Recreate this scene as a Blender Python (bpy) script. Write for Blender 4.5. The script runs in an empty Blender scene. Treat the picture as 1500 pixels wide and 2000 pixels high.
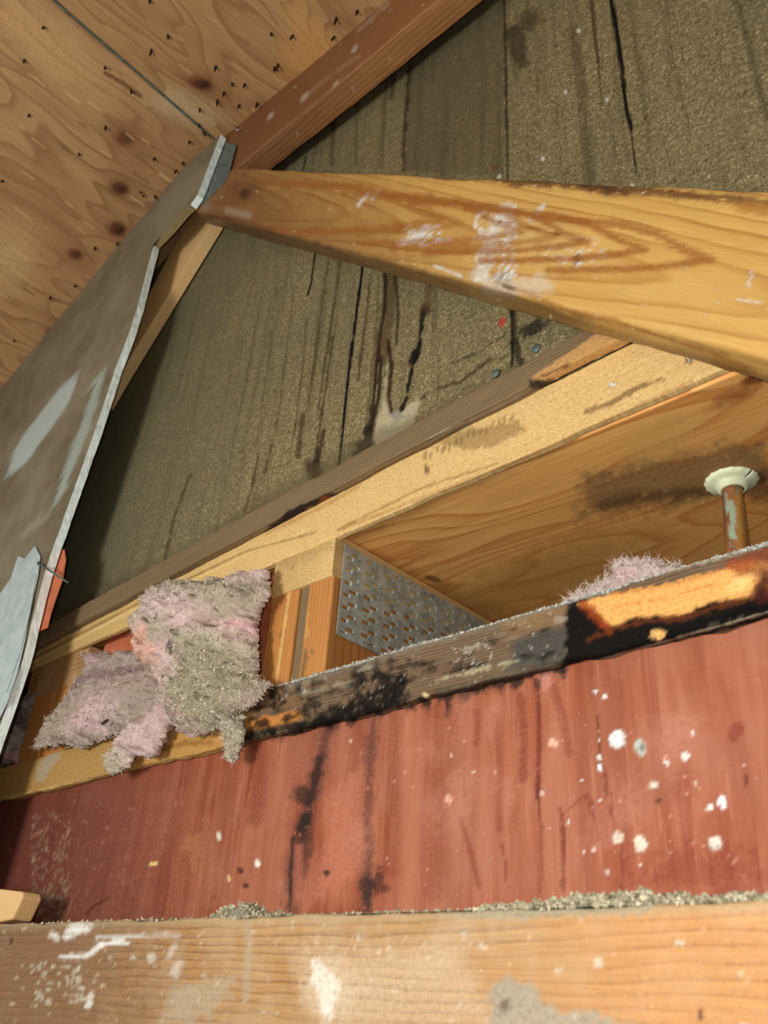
import bpy, math, random
import numpy as np
from mathutils import Vector, Matrix
random.seed(7)
rng = np.random.default_rng(7)
C = bpy.context.scene.collection
# ---------------------------------------------------------------- camera
F = 1655.0
CAMZ = 1.2                                   # camera height above the attic floor
_V = np.array([195, 2754, 1655.]); _V /= np.linalg.norm(_V)
_L = np.array([-2050, -850, 1655.]); _L -= _V * (_L @ _V); _L /= np.linalg.norm(_L)
AX = -_L; AZ = _V
AY = np.array([_V[1]*_L[2]-_V[2]*_L[1], _V[2]*_L[0]-_V[0]*_L[2], _V[0]*_L[1]-_V[1]*_L[0]])
if AY[2] < 0: AY = -AY
R3 = np.stack([AX, AY, AZ])                  # rows: world axes in (right, up, forward)
right, up, fwd = R3[:, 0], R3[:, 1], R3[:, 2]
cam = bpy.data.cameras.new('camera'); co = bpy.data.objects.new('camera', cam); C.objects.link(co)
cam.sensor_width = 36; cam.lens = F*36/2000; cam.clip_start = .01
cam.dof.use_dof = True; cam.dof.focus_distance = 1.45; cam.dof.aperture_fstop = 6.3
M = Matrix([[right[i], up[i], -fwd[i], 0] for i in range(3)] + [[0, 0, 0, 1]])
M.translation = Vector((0, 0, CAMZ)); co.matrix_world = M
bpy.context.scene.camera = co

def ray(px, py):
    return R3 @ np.array([px-750., 1000.-py, F])
def P(px, py, Y):                            # photo point -> point on the plane y = Y
    d = ray(px, py); p = d*Y/d[1]; p[2] += CAMZ; return p
def PXp(px, py, X):
    d = ray(px, py); p = d*X/d[0]; p[2] += CAMZ; return p
def PZp(px, py, Z):
    d = ray(px, py); p = d*(Z-CAMZ)/d[2]; p[2] += CAMZ; return p
def proj(v):
    v = np.asarray(v, float).copy(); v[..., 2] -= CAMZ
    c = v @ R3
    w = np.maximum(c[..., 2], .02)
    return 750+F*c[..., 0]/w, 1000-F*c[..., 1]/w

# ---------------------------------------------------------------- light
sc = bpy.context.scene
sc.view_settings.view_transform = 'Standard'; sc.view_settings.look = 'None'
sc.view_settings.gamma = 1; sc.view_settings.use_curve_mapping = False
sc.view_settings.exposure = 0.0
W = bpy.data.worlds.new('world'); sc.world = W; W.use_nodes = True
W.node_tree.nodes['Background'].inputs[0].default_value = (.93, .97, 1, 1)
W.node_tree.nodes['Background'].inputs[1].default_value = .30
def lamp(name, loc, watts, radius, col):
    l = bpy.data.lights.new(name, 'POINT'); l.energy = watts; l.shadow_soft_size = radius; l.color = col
    o = bpy.data.objects.new(name, l); C.objects.link(o); o.location = loc; return o
fl = -right*.042 + up*.034 - fwd*.01
lamp('phone_flash', (fl[0], fl[1], fl[2]+CAMZ), 30, .006, (1, .99, .96))
lamp('fill_lamp', (-1.15, -1.2, CAMZ+.10), 135, .30, (1, .99, .96))  # unseen fill lamp, added to brighten the far left of the wall

# ---------------------------------------------------------------- numpy noise
def _hash(ix, iy, seed):
    h = (ix.astype(np.int64)*374761393 + iy.astype(np.int64)*668265263 + seed*1442695) & 0xffffffff
    h = ((h ^ (h >> 13))*1274126177) & 0xffffffff
    return ((h ^ (h >> 16)) & 0xffff)/65535.0
def vn(x, y, seed=0):
    ix = np.floor(x); iy = np.floor(y); fx = x-ix; fy = y-iy
    fx = fx*fx*(3-2*fx); fy = fy*fy*(3-2*fy)
    a = _hash(ix, iy, seed); b = _hash(ix+1, iy, seed); c = _hash(ix, iy+1, seed); d = _hash(ix+1, iy+1, seed)
    return (a*(1-fx)+b*fx)*(1-fy)+(c*(1-fx)+d*fx)*fy
def fbm(x, y, seed=0, o=4):
    s = 0; a = .5; t = 0
    for i in range(o):
        s = s+a*vn(x*2**i, y*2**i, seed+i*17); t += a; a *= .5
    return s/t*2-1
def sst(a, b, x):
    t = np.clip((x-a)/(b-a), 0, 1); return t*t*(3-2*t)
def lin(c):
    c = np.asarray(c, float)/255; return np.where(c <= .04045, c/12.92, ((c+.055)/1.055)**2.4)

# ---------------------------------------------------------------- painting stains on dense meshes
class Paint:
    def __init__(s, co):
        s.u, s.v = proj(co); s.col = np.zeros((len(co), 3)); s.a = np.zeros(len(co))
        s.n = fbm(s.u/14, s.v/14, 3); s.n2 = fbm(s.u/5, s.v/5, 9)
    def over(s, m, c, k=1.):
        m = np.clip(m*k, 0, 1); c = lin(c)
        na = m+s.a*(1-m)
        s.col = np.where(na[:, None] > 1e-6, (c*m[:, None]+s.col*(s.a*(1-m))[:, None])/np.maximum(na, 1e-6)[:, None], s.col)
        s.a = na
    def dline(s, pts):
        d = np.full(len(s.u), 1e9)
        for (x0, y0), (x1, y1) in zip(pts[:-1], pts[1:]):
            dx, dy = x1-x0, y1-y0
            t = np.clip(((s.u-x0)*dx+(s.v-y0)*dy)/(dx*dx+dy*dy+1e-9), 0, 1)
            d = np.minimum(d, np.hypot(s.u-x0-t*dx, s.v-y0-t*dy))
        return d
    def line(s, pts, w, c, k=1., soft=2., rag=2.):
        d = s.dline(pts)+s.n*rag+s.n2*rag*.5
        s.over(1-sst(w/2-soft/2, w/2+soft, d), c, k)
    def blob(s, x, y, rx, ry, c, k=1., ang=0, soft=.3, rag=.25):
        ca, sa = math.cos(math.radians(ang)), math.sin(math.radians(ang))
        du, dv = s.u-x, s.v-y
        d = np.hypot((du*ca+dv*sa)/rx, (-du*sa+dv*ca)/ry)+s.n*rag+s.n2*rag*.5
        s.over(1-sst(1-soft, 1+soft, d), c, k)
    def inside(s, pts):
        ins = np.zeros(len(s.u), bool); n = len(pts)
        for i in range(n):
            x0, y0 = pts[i]; x1, y1 = pts[(i+1) % n]
            if y0 == y1: continue
            c = ((y0 > s.v) != (y1 > s.v)) & (s.u < (x1-x0)*(s.v-y0)/(y1-y0)+x0)
            ins ^= c
        return ins
    def poly(s, pts, c, k=1., soft=3., rag=4.):
        d = s.dline(list(pts)+[pts[0]]); d = np.where(s.inside(pts), -d, d)+s.n*rag+s.n2*rag*.5
        s.over(1-sst(-soft, soft, d), c, k)
        return d
    def specks(s, n, box, r, c, k=.9, el=1.6, ang=(0, 180), seed=1):
        g = np.random.default_rng(seed)
        for i in range(n):
            x = g.uniform(box[0], box[2]); y = g.uniform(box[1], box[3]); rr = g.uniform(*r)
            e = g.uniform(1, el); m = (abs(s.u-x) < rr*e*2+3) & (abs(s.v-y) < rr*e*2+3)
            if not m.any(): continue
            t = math.radians(g.uniform(*ang)); ca, sa = math.cos(t), math.sin(t)
            du, dv = s.u[m]-x, s.v[m]-y
            d = np.hypot((du*ca+dv*sa)/(rr*e), (-du*sa+dv*ca)/rr)+s.n2[m]*.3
            mm = (1-sst(.6, 1.3, d))*k*g.uniform(.5, 1); c_ = lin(c)
            na = mm+s.a[m]*(1-mm)
            s.col[m] = (c_*mm[:, None]+s.col[m]*(s.a[m]*(1-mm))[:, None])/np.maximum(na, 1e-6)[:, None]
            s.a[m] = na

# ---------------------------------------------------------------- mesh makers
def tag(o, label=None, cat=None, group=None, kind=None):
    if label: o['label'] = label
    if cat: o['category'] = cat
    if group: o['group'] = group
    if kind: o['kind'] = kind
    return o
def link(name, me, mat=None, parent=None, smooth=True):
    o = bpy.data.objects.new(name, me); C.objects.link(o)
    if mat: me.materials.append(mat)
    if parent: o.parent = parent
    if smooth and len(me.polygons): me.polygons.foreach_set('use_smooth', [True]*len(me.polygons))
    return o
def mesh_np(name, co, quads):
    me = bpy.data.meshes.new(name); n = len(co); q = len(quads); k = quads.shape[1]
    me.vertices.add(n); me.vertices.foreach_set('co', co.astype(np.float32).ravel())
    me.loops.add(q*k); me.loops.foreach_set('vertex_index', quads.astype(np.int32).ravel())
    me.polygons.add(q); me.polygons.foreach_set('loop_start', np.arange(0, q*k, k, dtype=np.int32))
    me.update(calc_edges=True); me.validate()
    return me
def attrs(me, gc=None, paint=None):
    if gc is not None:
        a = me.attributes.new('gc', 'FLOAT_VECTOR', 'POINT'); a.data.foreach_set('vector', gc.astype(np.float32).ravel())
    if paint is not None:
        a = me.attributes.new('paint', 'FLOAT_COLOR', 'POINT')
        a.data.foreach_set('color', np.concatenate([paint.col, paint.a[:, None]], 1).astype(np.float32).ravel())
def gridq(nx, ny):
    i = np.arange(nx-1)[:, None]*ny+np.arange(ny-1)[None]
    return np.stack([i, i+ny, i+ny+1, i+1], -1).reshape(-1, 4)
def sheet(name, fn, s0, s1, t0, t1, cell, mat, painter=None, gc=None, parent=None, thick=.012, keep=None, disp=None, flip=False):
    """a slab: fn(s,t)->xyz, s and t in metres; solidified away from the viewer"""
    nx = max(2, int((s1-s0)/cell)+1); ny = max(2, int((t1-t0)/cell)+1)
    S, T = np.meshgrid(np.linspace(s0, s1, nx), np.linspace(t0, t1, ny), indexing='ij')
    S = S.ravel(); T = T.ravel(); co = fn(S, T); q = gridq(nx, ny)
    if flip: q = q[:, ::-1]
    if disp is not None: co = co+disp(S, T)
    if keep is not None:
        k = keep(co, S, T); q = q[k[q].all(1)]
        used = np.unique(q); rm = np.full(len(co), -1); rm[used] = np.arange(len(used)); q = rm[q]; co = co[used]; S = S[used]; T = T[used]
    p = Paint(co)
    if painter: painter(p)
    me = mesh_np(name, co, q); attrs(me, gc(S, T) if gc else np.stack([S, T, 0*S], 1), p)
    o = link(name, me, mat, parent)
    if thick:
        md = o.modifiers.new('solid', 'SOLIDIFY'); md.thickness = thick; md.offset = -1
    return o
def timber(name, p0, p1, T, H0, H1, mat, cell=.006, r=.006, wob=.0012, painter=None, parent=None, seed=0, up_=None, hbot=0.):
    """squared timber: p0,p1 lower front arris; T depth along +y, H0/H1 height at the two ends"""
    p0 = np.array(p0, float); p1 = np.array(p1, float); L = np.linalg.norm(p1-p0); ex = (p1-p0)/L
    ey = np.array([0, 1., 0]) if up_ is None else np.array(up_[0], float)
    ez = np.cross(ex, ey); ez /= np.linalg.norm(ez)
    # profile (y,z) unit box; rounded corners
    H = 1.
    def prof(T, H, n1, n2):
        pts = []
        cs = [(r, r, 180), (T-r, r, 270), (T-r, H-r, 0), (r, H-r, 90)]
        cnt = [n1, n2, n1, n2]
        for i, (cy, cz, a0) in enumerate(cs):
            for j in range(5):
                a = math.radians(a0+90*j/4)
                pts.append((cy+r*math.cos(a), cz+r*math.sin(a)))
            ny_, nz_, a1 = cs[(i+1) % 4]
            e = (ny_+r*math.cos(math.radians(a1)), nz_+r*math.sin(math.radians(a1))); s_ = pts[-1]
            for j in range(1, cnt[i]): pts.append((s_[0]+(e[0]-s_[0])*j/cnt[i], s_[1]+(e[1]-s_[1])*j/cnt[i]))
        return np.array(pts)
    n1 = max(2, int(T/cell/1.5)); n2 = max(2, int(max(H0, H1)/cell)); nL = max(2, int(L/cell)+1)
    xs = np.linspace(0, L, nL); A = prof(T, H0, n1, n2); B = prof(T, H1, n1, n2); m = len(A)
    t = (xs/L)[:, None, None]; pr = A[None]*(1-t)+B[None]*t
    yy, zz = pr[..., 0], pr[..., 1]; xx = np.repeat(xs[:, None], m, 1)
    cy, cz = T/2, (H0+(H1-H0)*xs/L)[:, None]/2
    k = np.arange(m)[None].repeat(nL, 0)
    # arrises lose a little wood; faces stay almost flat
    edge = np.exp(-((np.minimum(abs(yy), abs(T-yy)) + np.minimum(abs(zz), abs(2*cz-zz)))/.012)**2)
    w = (fbm(xx*9, k*.15, seed+5)*.6+fbm(xx*40, k*.4, seed+8)*.4)*wob + edge*(fbm(xx*14, 0*xx+k//max(1, m//4), seed+2)-.2)*wob*3
    nx_ = (yy-cy); nz_ = (zz-cz); nn = np.hypot(nx_, nz_)+1e-6
    yy2 = yy+nx_/nn*w; zz2 = zz+nz_/nn*w
    co = p0+xx[..., None]*ex+yy2[..., None]*ey+zz2[..., None]*ez
    co = co.reshape(-1, 3)
    i = np.arange(nL-1)[:, None]*m+np.arange(m)[None]; j = np.arange(nL-1)[:, None]*m+(np.arange(m)+1)[None] % m
    q = np.stack([i, i+m, j+m, j], -1).reshape(-1, 4)
    # end caps: fan to centre
    c0 = len(co); ce = np.array([p0+ey*T/2+ez*H0/2, p1+ey*T/2+ez*H1/2]); co = np.vstack([co, ce])
    a = np.arange(0, m-1, 1); last = (nL-1)*m
    caps = []
    for jj in range(0, m):
        caps.append((c0, jj, (jj+1) % m)); caps.append((c0+1, last+(jj+1) % m, last+jj))
    me = bpy.data.meshes.new(name)
    gc = np.vstack([np.stack([xx, yy, zz], -1).reshape(-1, 3), [[0, T/2, H0/2], [L, T/2, H1/2]]])
    me.from_pydata(co.tolist(), [], q[:, ::-1].tolist()+[c[::-1] for c in caps])
    p = Paint(co)
    if painter: painter(p)
    attrs(me, gc+np.array([seed*3.7, 0, 0]), p)
    o = link(name, me, mat, parent)
    me.set_sharp_from_angle(angle=math.radians(50))
    return o
def prism(name, pts, Y, T, mat, parent=None, painter=None, px=True, bevel=.0015):
    """irregular flat piece: outline in the plane y=Y, thickness T away from the viewer"""
    f = [P(x, y, Y) for x, y in pts] if px else [np.array(p, float) for p in pts]
    # orientation so that the front faces -y
    ar = sum(f[i][0]*f[(i+1) % len(f)][2]-f[(i+1) % len(f)][0]*f[i][2] for i in range(len(f)))
    if ar < 0: f = f[::-1]
    n = len(f); co = [tuple(p) for p in f]+[(p[0], p[1]+T, p[2]) for p in f]
    faces = [list(range(n)), list(range(2*n-1, n-1, -1))]+[[(i+1) % n, i, i+n, (i+1) % n+n] for i in range(n)]
    me = bpy.data.meshes.new(name); me.from_pydata(co, [], faces)
    A = np.array(co); p = Paint(A)
    if painter: painter(p)
    attrs(me, A, p)
    o = link(name, me, mat, parent, smooth=False)
    if bevel:
        b = o.modifiers.new('bevel', 'BEVEL'); b.width = bevel; b.segments = 2
    return o
def tube(name, path, rad, mat, parent=None, n=8, cap=True):
    path = [np.array(p, float) for p in path]; co = []; fa = []
    rad = rad if hasattr(rad, '__len__') else [rad]*len(path)
    for i, p in enumerate(path):
        d = path[min(i+1, len(path)-1)]-path[max(i-1, 0)]; d /= np.linalg.norm(d)
        a = np.cross(d, [0, 0, 1.]); a = a if np.linalg.norm(a) > .1 else np.cross(d, [1., 0, 0]); a /= np.linalg.norm(a); b = np.cross(d, a)
        for j in range(n):
            t = 2*math.pi*j/n; co.append(p+rad[i]*(math.cos(t)*a+math.sin(t)*b))
    for i in range(len(path)-1):
        for j in range(n): fa.append((i*n+j, i*n+(j+1) % n, (i+1)*n+(j+1) % n, (i+1)*n+j))
    if cap: fa += [tuple(range(n))[::-1], tuple((len(path)-1)*n+j for j in range(n))]
    me = bpy.data.meshes.new(name); me.from_pydata([tuple(c) for c in co], [], fa)
    return link(name, me, mat, parent)

# ---------------------------------------------------------------- node helper
class N:
    def __init__(s, name, rough=.75, spec=.3):
        s.m = bpy.data.materials.new(name); s.m.use_nodes = True; s.t = s.m.node_tree
        s.b = s.t.nodes['Principled BSDF']; s.b.inputs['Roughness'].default_value = rough
        s.b.inputs['Specular IOR Level'].default_value = spec
    def new(s, t): return s.t.nodes.new(t)
    def put(s, i, v):
        if isinstance(v, bpy.types.NodeSocket): s.t.links.new(v, i)
        else:
            if hasattr(v, '__len__') and len(v) == 3 and i.type == 'RGBA': v = (*v, 1)
            i.default_value = v
    def attr(s, n, out='Vector'):
        a = s.new('ShaderNodeAttribute'); a.attribute_name = n; return a.outputs[out]
    def math(s, op, a, b=0., c=None, clamp=False):
        m = s.new('ShaderNodeMath'); m.operation = op; m.use_clamp = clamp; s.put(m.inputs[0], a); s.put(m.inputs[1], b)
        if c is not None: s.put(m.inputs[2], c)
        return m.outputs[0]
    def mul(s, v, k):
        m = s.new('ShaderNodeVectorMath'); m.operation = 'MULTIPLY'; s.put(m.inputs[0], v); s.put(m.inputs[1], k); return m.outputs[0]
    def vadd(s, v, k):
        m = s.new('ShaderNodeVectorMath'); m.operation = 'ADD'; s.put(m.inputs[0], v); s.put(m.inputs[1], k); return m.outputs[0]
    def noise(s, v, sc=1., det=3., ro=.55, dist=0.):
        n = s.new('ShaderNodeTexNoise'); s.put(n.inputs['Vector'], v); n.inputs['Scale'].default_value = sc
        n.inputs['Detail'].default_value = det; n.inputs['Roughness'].default_value = ro; n.inputs['Distortion'].default_value = dist
        return n.outputs[0]
    def vor(s, v, sc=1., feat='F1'):
        n = s.new('ShaderNodeTexVoronoi'); n.feature = feat; s.put(n.inputs['Vector'], v); n.inputs['Scale'].default_value = sc; return n.outputs['Distance']
    def ramp(s, f, st, interp='LINEAR'):
        r = s.new('ShaderNodeValToRGB'); s.put(r.inputs[0], f); e = r.color_ramp.elements; r.color_ramp.interpolation = interp
        while len(e) < len(st): e.new(.5)
        for x, (p, c) in zip(e, st):
            x.position = p; x.color = (c, c, c, 1) if not hasattr(c, '__len__') else (*lin(c), 1)
        return r.outputs[0]
    def mix(s, f, a, b, mode='MIX'):
        m = s.new('ShaderNodeMix'); m.data_type = 'RGBA'; m.blend_type = mode; m.clamp_factor = True
        s.put(m.inputs[0], f); s.put(m.inputs[6], a); s.put(m.inputs[7], b); return m.outputs[2]
    def rgb(s, c): return tuple(lin(c))+(1,)
    def paint(s, base, gc, sc=260., k=1.1):
        a = s.new('ShaderNodeAttribute'); a.attribute_name = 'paint'; al = a.outputs['Alpha']
        n = s.noise(gc, sc, 4., .65); n = s.math('SUBTRACT', n, .5); w = s.math('MULTIPLY', al, s.math('SUBTRACT', 1., al))
        w = s.math('MULTIPLY', w, 4*k); al2 = s.math('ADD', al, s.math('MULTIPLY', n, w), clamp=True)
        pc = s.mix(1., a.outputs['Color'], s.ramp(s.noise(gc, sc*.7, 5., .7), [(.28, .5), (.5, .92), (.72, 1.)]), 'MULTIPLY')
        return s.mix(al2, base, pc), al2
    def finish(s, col, h=None, bs=.3, bd=.002):
        s.put(s.b.inputs['Base Color'], col)
        if h is not None:
            b = s.new('ShaderNodeBump'); b.inputs['Strength'].default_value = bs; b.inputs['Distance'].default_value = bd
            s.put(b.inputs['Height'], h); s.t.links.new(b.outputs[0], s.b.inputs['Normal'])
        return s.m

def wood(name, early, late, tint, rings=120., cy=-.02, cz=.05, kx=0., bend=.01, fine=.35, rough=.62, spec=.35, dust=0., soft=.55, flat=1., blotch=.5, bs=.25, saw=0.):
    n = N(name, rough, spec); g = n.attr('gc')
    sep = n.new('ShaderNodeSeparateXYZ'); n.put(sep.inputs[0], g); x, y, z = sep.outputs
    w = n.noise(n.mul(g, (1.6, 7, 7)), 1., 3., .5); w = n.math('MULTIPLY', n.math('SUBTRACT', w, .5), bend*2)
    w2 = n.noise(n.mul(g, (9, 40, 40)), 1., 2., .5); w2 = n.math('MULTIPLY', n.math('SUBTRACT', w2, .5), bend*.35)
    a = n.math('SUBTRACT', y, cy); b = n.math('SUBTRACT', z, cz)
    r = n.math('SQRT', n.math('ADD', n.math('MULTIPLY', a, a), n.math('MULTIPLY', b, b)))
    r = n.math('ADD', n.math('ADD', r, n.math('MULTIPLY', x, kx)), n.math('ADD', w, w2))
    f = n.math('FRACT', n.math('MULTIPLY', r, rings))
    ring = n.ramp(f, [(0, 0.), (soft, .25), (.88, 1.), (1, 0.)])
    amp = n.ramp(n.noise(n.mul(g, (3, 25, 25)), 1., 2.), [(.3, .35), (.7, 1.)])
    ring = n.math('MULTIPLY', n.math('MULTIPLY', ring, amp), flat)
    col = n.mix(ring, n.rgb(early), n.rgb(late))
    bl = n.ramp(n.noise(n.mul(g, (3.5, 10, 10)), 1., 4., .6), [(.35, 0.), (.7, 1.)])
    col = n.mix(n.math('MULTIPLY', bl, blotch), col, n.rgb(tint))
    fi = n.noise(n.mul(g, (14, 420, 420)), 1., 3., .6)
    fi2 = n.ramp(fi, [(.25, 1-fine), (.75, 1+0.)])
    col = n.mix(1., col, fi2, 'MULTIPLY')
    if saw:
        sw = n.noise(n.mul(g, (170, 1, 330)), 1., 4., .75, .8); col = n.mix(saw, col, n.ramp(sw, [(.32, (150, 106, 54)), (.5, (220, 178, 110)), (.68, (252, 226, 168))]))
    sp = n.ramp(n.noise(g, 240., 2., .5), [(.70, 0.), (.76, 1.)])
    col = n.mix(n.math('MULTIPLY', sp, .35+dust), col, n.rgb((225, 215, 190)))
    if dust:
        d = n.ramp(n.noise(g, 14., 6., .7), [(.45, 0.), (.75, 1.)]); col = n.mix(n.math('MULTIPLY', d, dust), col, n.rgb((190, 175, 145)))
    col, al = n.paint(col, g)
    h = n.math('ADD', n.math('MULTIPLY', ring, -.5), n.math('MULTIPLY', fi, .8))
    return n.finish(col, h, bs, .0015)

def fibreboard():
    n = N('fibreboard', .9, .15); g = n.attr('gc')
    fa = n.noise(n.mul(g, (300, 110, 1)), 1., 3., .8, 1.2); fb = n.noise(n.mul(g, (95, 240, 1)), 1., 3., .8, 1.2)
    f = n.math('ADD', n.math('MULTIPLY', fa, .5), n.math('MULTIPLY', fb, .5))
    base = n.ramp(f, [(.34, (66, 54, 32)), (.45, (116, 100, 66)), (.55, (156, 140, 98)), (.66, (226, 212, 164))])
    st = n.noise(n.mul(g, (38, 1.3, 1)), 1., 5., .7)
    base = n.mix(n.ramp(st, [(.5, 0.), (.72, .65)]), base, n.rgb((72, 54, 30)))
    lo = n.noise(n.mul(g, (3, 2, 1)), 1., 4.)
    base = n.mix(n.ramp(lo, [(.4, 0.), (.7, .5)]), base, n.rgb((104, 96, 70)))
    sp = n.ramp(n.noise(g, 420., 1.), [(.78, 0.), (.82, 1.)]); base = n.mix(sp, base, n.rgb((215, 205, 165)))
    col, al = n.paint(base, g, 300, 1.3)
    return n.finish(col, f, .8, .004)
def redpaper():
    n = N('red_paper', .62, .25); g = n.attr('gc')
    st = n.noise(n.mul(g, (22, 1.6, 1)), 1., 5., .6, .6)
    base = n.ramp(st, [(.3, (134, 66, 38)), (.46, (158, 86, 54)), (.6, (172, 104, 72)), (.75, (144, 70, 42))])
    s2 = n.noise(n.mul(g, (70, 4, 1)), 1., 4., .7, .5); m2 = n.ramp(n.noise(n.mul(g, (5, 3, 1)), 1., 3.), [(.42, 0.), (.6, 1.)])
    base = n.mix(n.math('MULTIPLY', n.ramp(s2, [(.52, 0.), (.62, .75)]), m2), base, n.rgb((126, 46, 24)))
    base = n.mix(n.ramp(s2, [(.32, .35), (.40, 0.)]), base, n.rgb((206, 136, 108)))
    lo = n.ramp(n.noise(g, 6., 5., .6), [(.4, 0.), (.72, .6)]); base = n.mix(lo, base, n.rgb((174, 116, 92)))
    sp = n.ramp(n.noise(g, 190., 2.), [(.71, 0.), (.75, .8)]); base = n.mix(sp, base, n.rgb((222, 160, 135)))
    col, al = n.paint(base, g, 220, 1.1)
    return n.finish(col, n.math('ADD', st, n.noise(g, 120., 4.)), .35, .003)
def plymat(name, a, b, c, rings, sx=1.):
    """rotary-cut veneer: broad flowing figure"""
    n = N(name, .6, .3); g = n.attr('gc')
    w = n.noise(n.mul(g, (1.1*sx, 4.2, 1)), 1., 2.5, .45, .25)
    f = n.math('FRACT', n.math('MULTIPLY', w, rings)); ring = n.ramp(f, [(0, 0.), (.6, .3), (.9, 1.), (1, 0.)])
    fi = n.noise(n.mul(g, (7, 260, 1)), 1., 4., .65)
    col = n.mix(n.math('MULTIPLY', ring, .75), n.rgb(a), n.rgb(b))
    bl = n.ramp(n.noise(n.mul(g, (2, 5, 1)), 1., 4.), [(.38, 0.), (.7, 1.)]); col = n.mix(n.math('MULTIPLY', bl, .6), col, n.rgb(c))
    col = n.mix(1., col, n.ramp(fi, [(.25, .62), (.7, 1.)]), 'MULTIPLY')
    sp = n.ramp(n.noise(g, 300., 2.), [(.72, 0.), (.77, .6)]); col = n.mix(sp, col, n.rgb((230, 200, 150)))
    col, al = n.paint(col, g, 160, .9)
    return n.finish(col, n.math('ADD', fi, n.math('MULTIPLY', ring, -.4)), .3, .0015)
def plain(name, c, rough=.6, c2=None, sc=60., metal=0., spec=.3, bs=.3, bd=.002, paint=False):
    n = N(name, rough, spec); g = n.new('ShaderNodeTexCoord').outputs['Object']
    f = n.noise(g, sc, 5., .65)
    col = n.ramp(f, [(.35, c2 or tuple(x*.8 for x in c)), (.62, c)])
    if paint: col, _ = n.paint(col, g, 240)
    n.b.inputs['Metallic'].default_value = metal
    return n.finish(col, f, bs, bd)

M_fibre = fibreboard(); M_red = redpaper()
M_roof = plymat('roof_plywood', (196, 152, 100), (142, 98, 58), (178, 128, 84), 17)
M_soffit = plymat('soffit_plywood', (255, 192, 108), (206, 120, 52), (246, 164, 84), 14)
M_brace = wood('brace_pine', (222, 176, 96), (172, 110, 44), (208, 154, 74), rings=62, cy=.045, cz=.07, kx=.055, bend=.012, fine=.22, soft=.6, rough=.42, spec=.5)
M_rafter = wood('rafter_fir', (176, 122, 72), (122, 72, 36), (150, 100, 60), rings=150, cy=-.3, cz=.6, kx=.01, bend=.008, fine=.3, rough=.5)
M_rough = wood('rough_sawn', (232, 194, 126), (202, 156, 88), (220, 178, 108), rings=160, cy=-.4, cz=.9, bend=.01, fine=.25, flat=.35, rough=.85, blotch=.35, saw=.5)
M_weather = wood('weathered_strip', (146, 120, 84), (84, 64, 40), (120, 98, 68), rings=170, cy=-.3, cz=.5, kx=.004, bend=.004, fine=.35, rough=.85)
M_char = wood('stained_lumber', (138, 112, 84), (78, 56, 40), (104, 84, 66), rings=230, cy=-.3, cz=.6, kx=.005, bend=.008, fine=.4, rough=.85, spec=.12, dust=.04, bs=.6)
M_tie = wood('tie_fir', (192, 142, 84), (126, 80, 40), (178, 142, 98), rings=110, cy=-.2, cz=.45, kx=.004, bend=.02, fine=.35, rough=.6, dust=.45)
M_stud = wood('stud_fir', (208, 142, 74), (164, 94, 38), (196, 130, 66), rings=120, cy=-.1, cz=.3, bend=.01, fine=.3, rough=.55)
M_pale = wood('pale_board', (236, 194, 134), (214, 166, 108), (224, 178, 118), rings=60, cy=-.2, cz=.4, bend=.01, fine=.12, flat=.3, rough=.6)
M_gyp = plain('drywall_paper', (138, 126, 100), .8, (112, 98, 74), 5, paint=True)
M_gypedge = plain('gypsum_core', (244, 252, 244), .85, (222, 236, 226), 60, bs=.15)
M_tan = plain('torn_tan_paper', (150, 128, 84), .85, (128, 106, 66), 60)
M_tape = plain('joint_tape', (186, 196, 190), .7, (160, 172, 168), 25)
M_galvd = plain('dull_plate_steel', (112, 122, 116), .6, (84, 92, 88), 60, metal=.2)
M_galv = plain('galvanised_steel', (206, 214, 206), .4, (148, 160, 152), 40, metal=.35, spec=.5, bs=.15)
M_nail = plain('dark_nail_steel', (58, 48, 32), .5, (32, 27, 20), 90, metal=.4)
M_head = plain('nail_head_zinc', (112, 122, 116), .5, (86, 96, 92), 200, metal=.3)
M_orange = plain('orange_felt', (196, 112, 76), .8, (174, 92, 58), 30)
M_flange = plain('cream_plastic', (238, 242, 202), .5, (222, 226, 184), 40)
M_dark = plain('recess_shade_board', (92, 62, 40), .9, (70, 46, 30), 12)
M_seam = plain('ridge_flashing', (96, 112, 96), .7, (60, 72, 60), 60)
M_debris = plain('grey_debris', (168, 158, 132), .95, (110, 100, 80), 160, bs=.9, bd=.006)
M_chip = plain('pale_chips', (206, 196, 164), .9, (120, 108, 82), 130)
M_drop = plain('dark_dropping', (60, 40, 28), .7, (40, 26, 18), 300)

# ================================================================ STRUCTURE
ZC = CAMZ
YT = .79                                     # front of the truss
YW = .90                                     # face of the fibreboard wall
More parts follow.
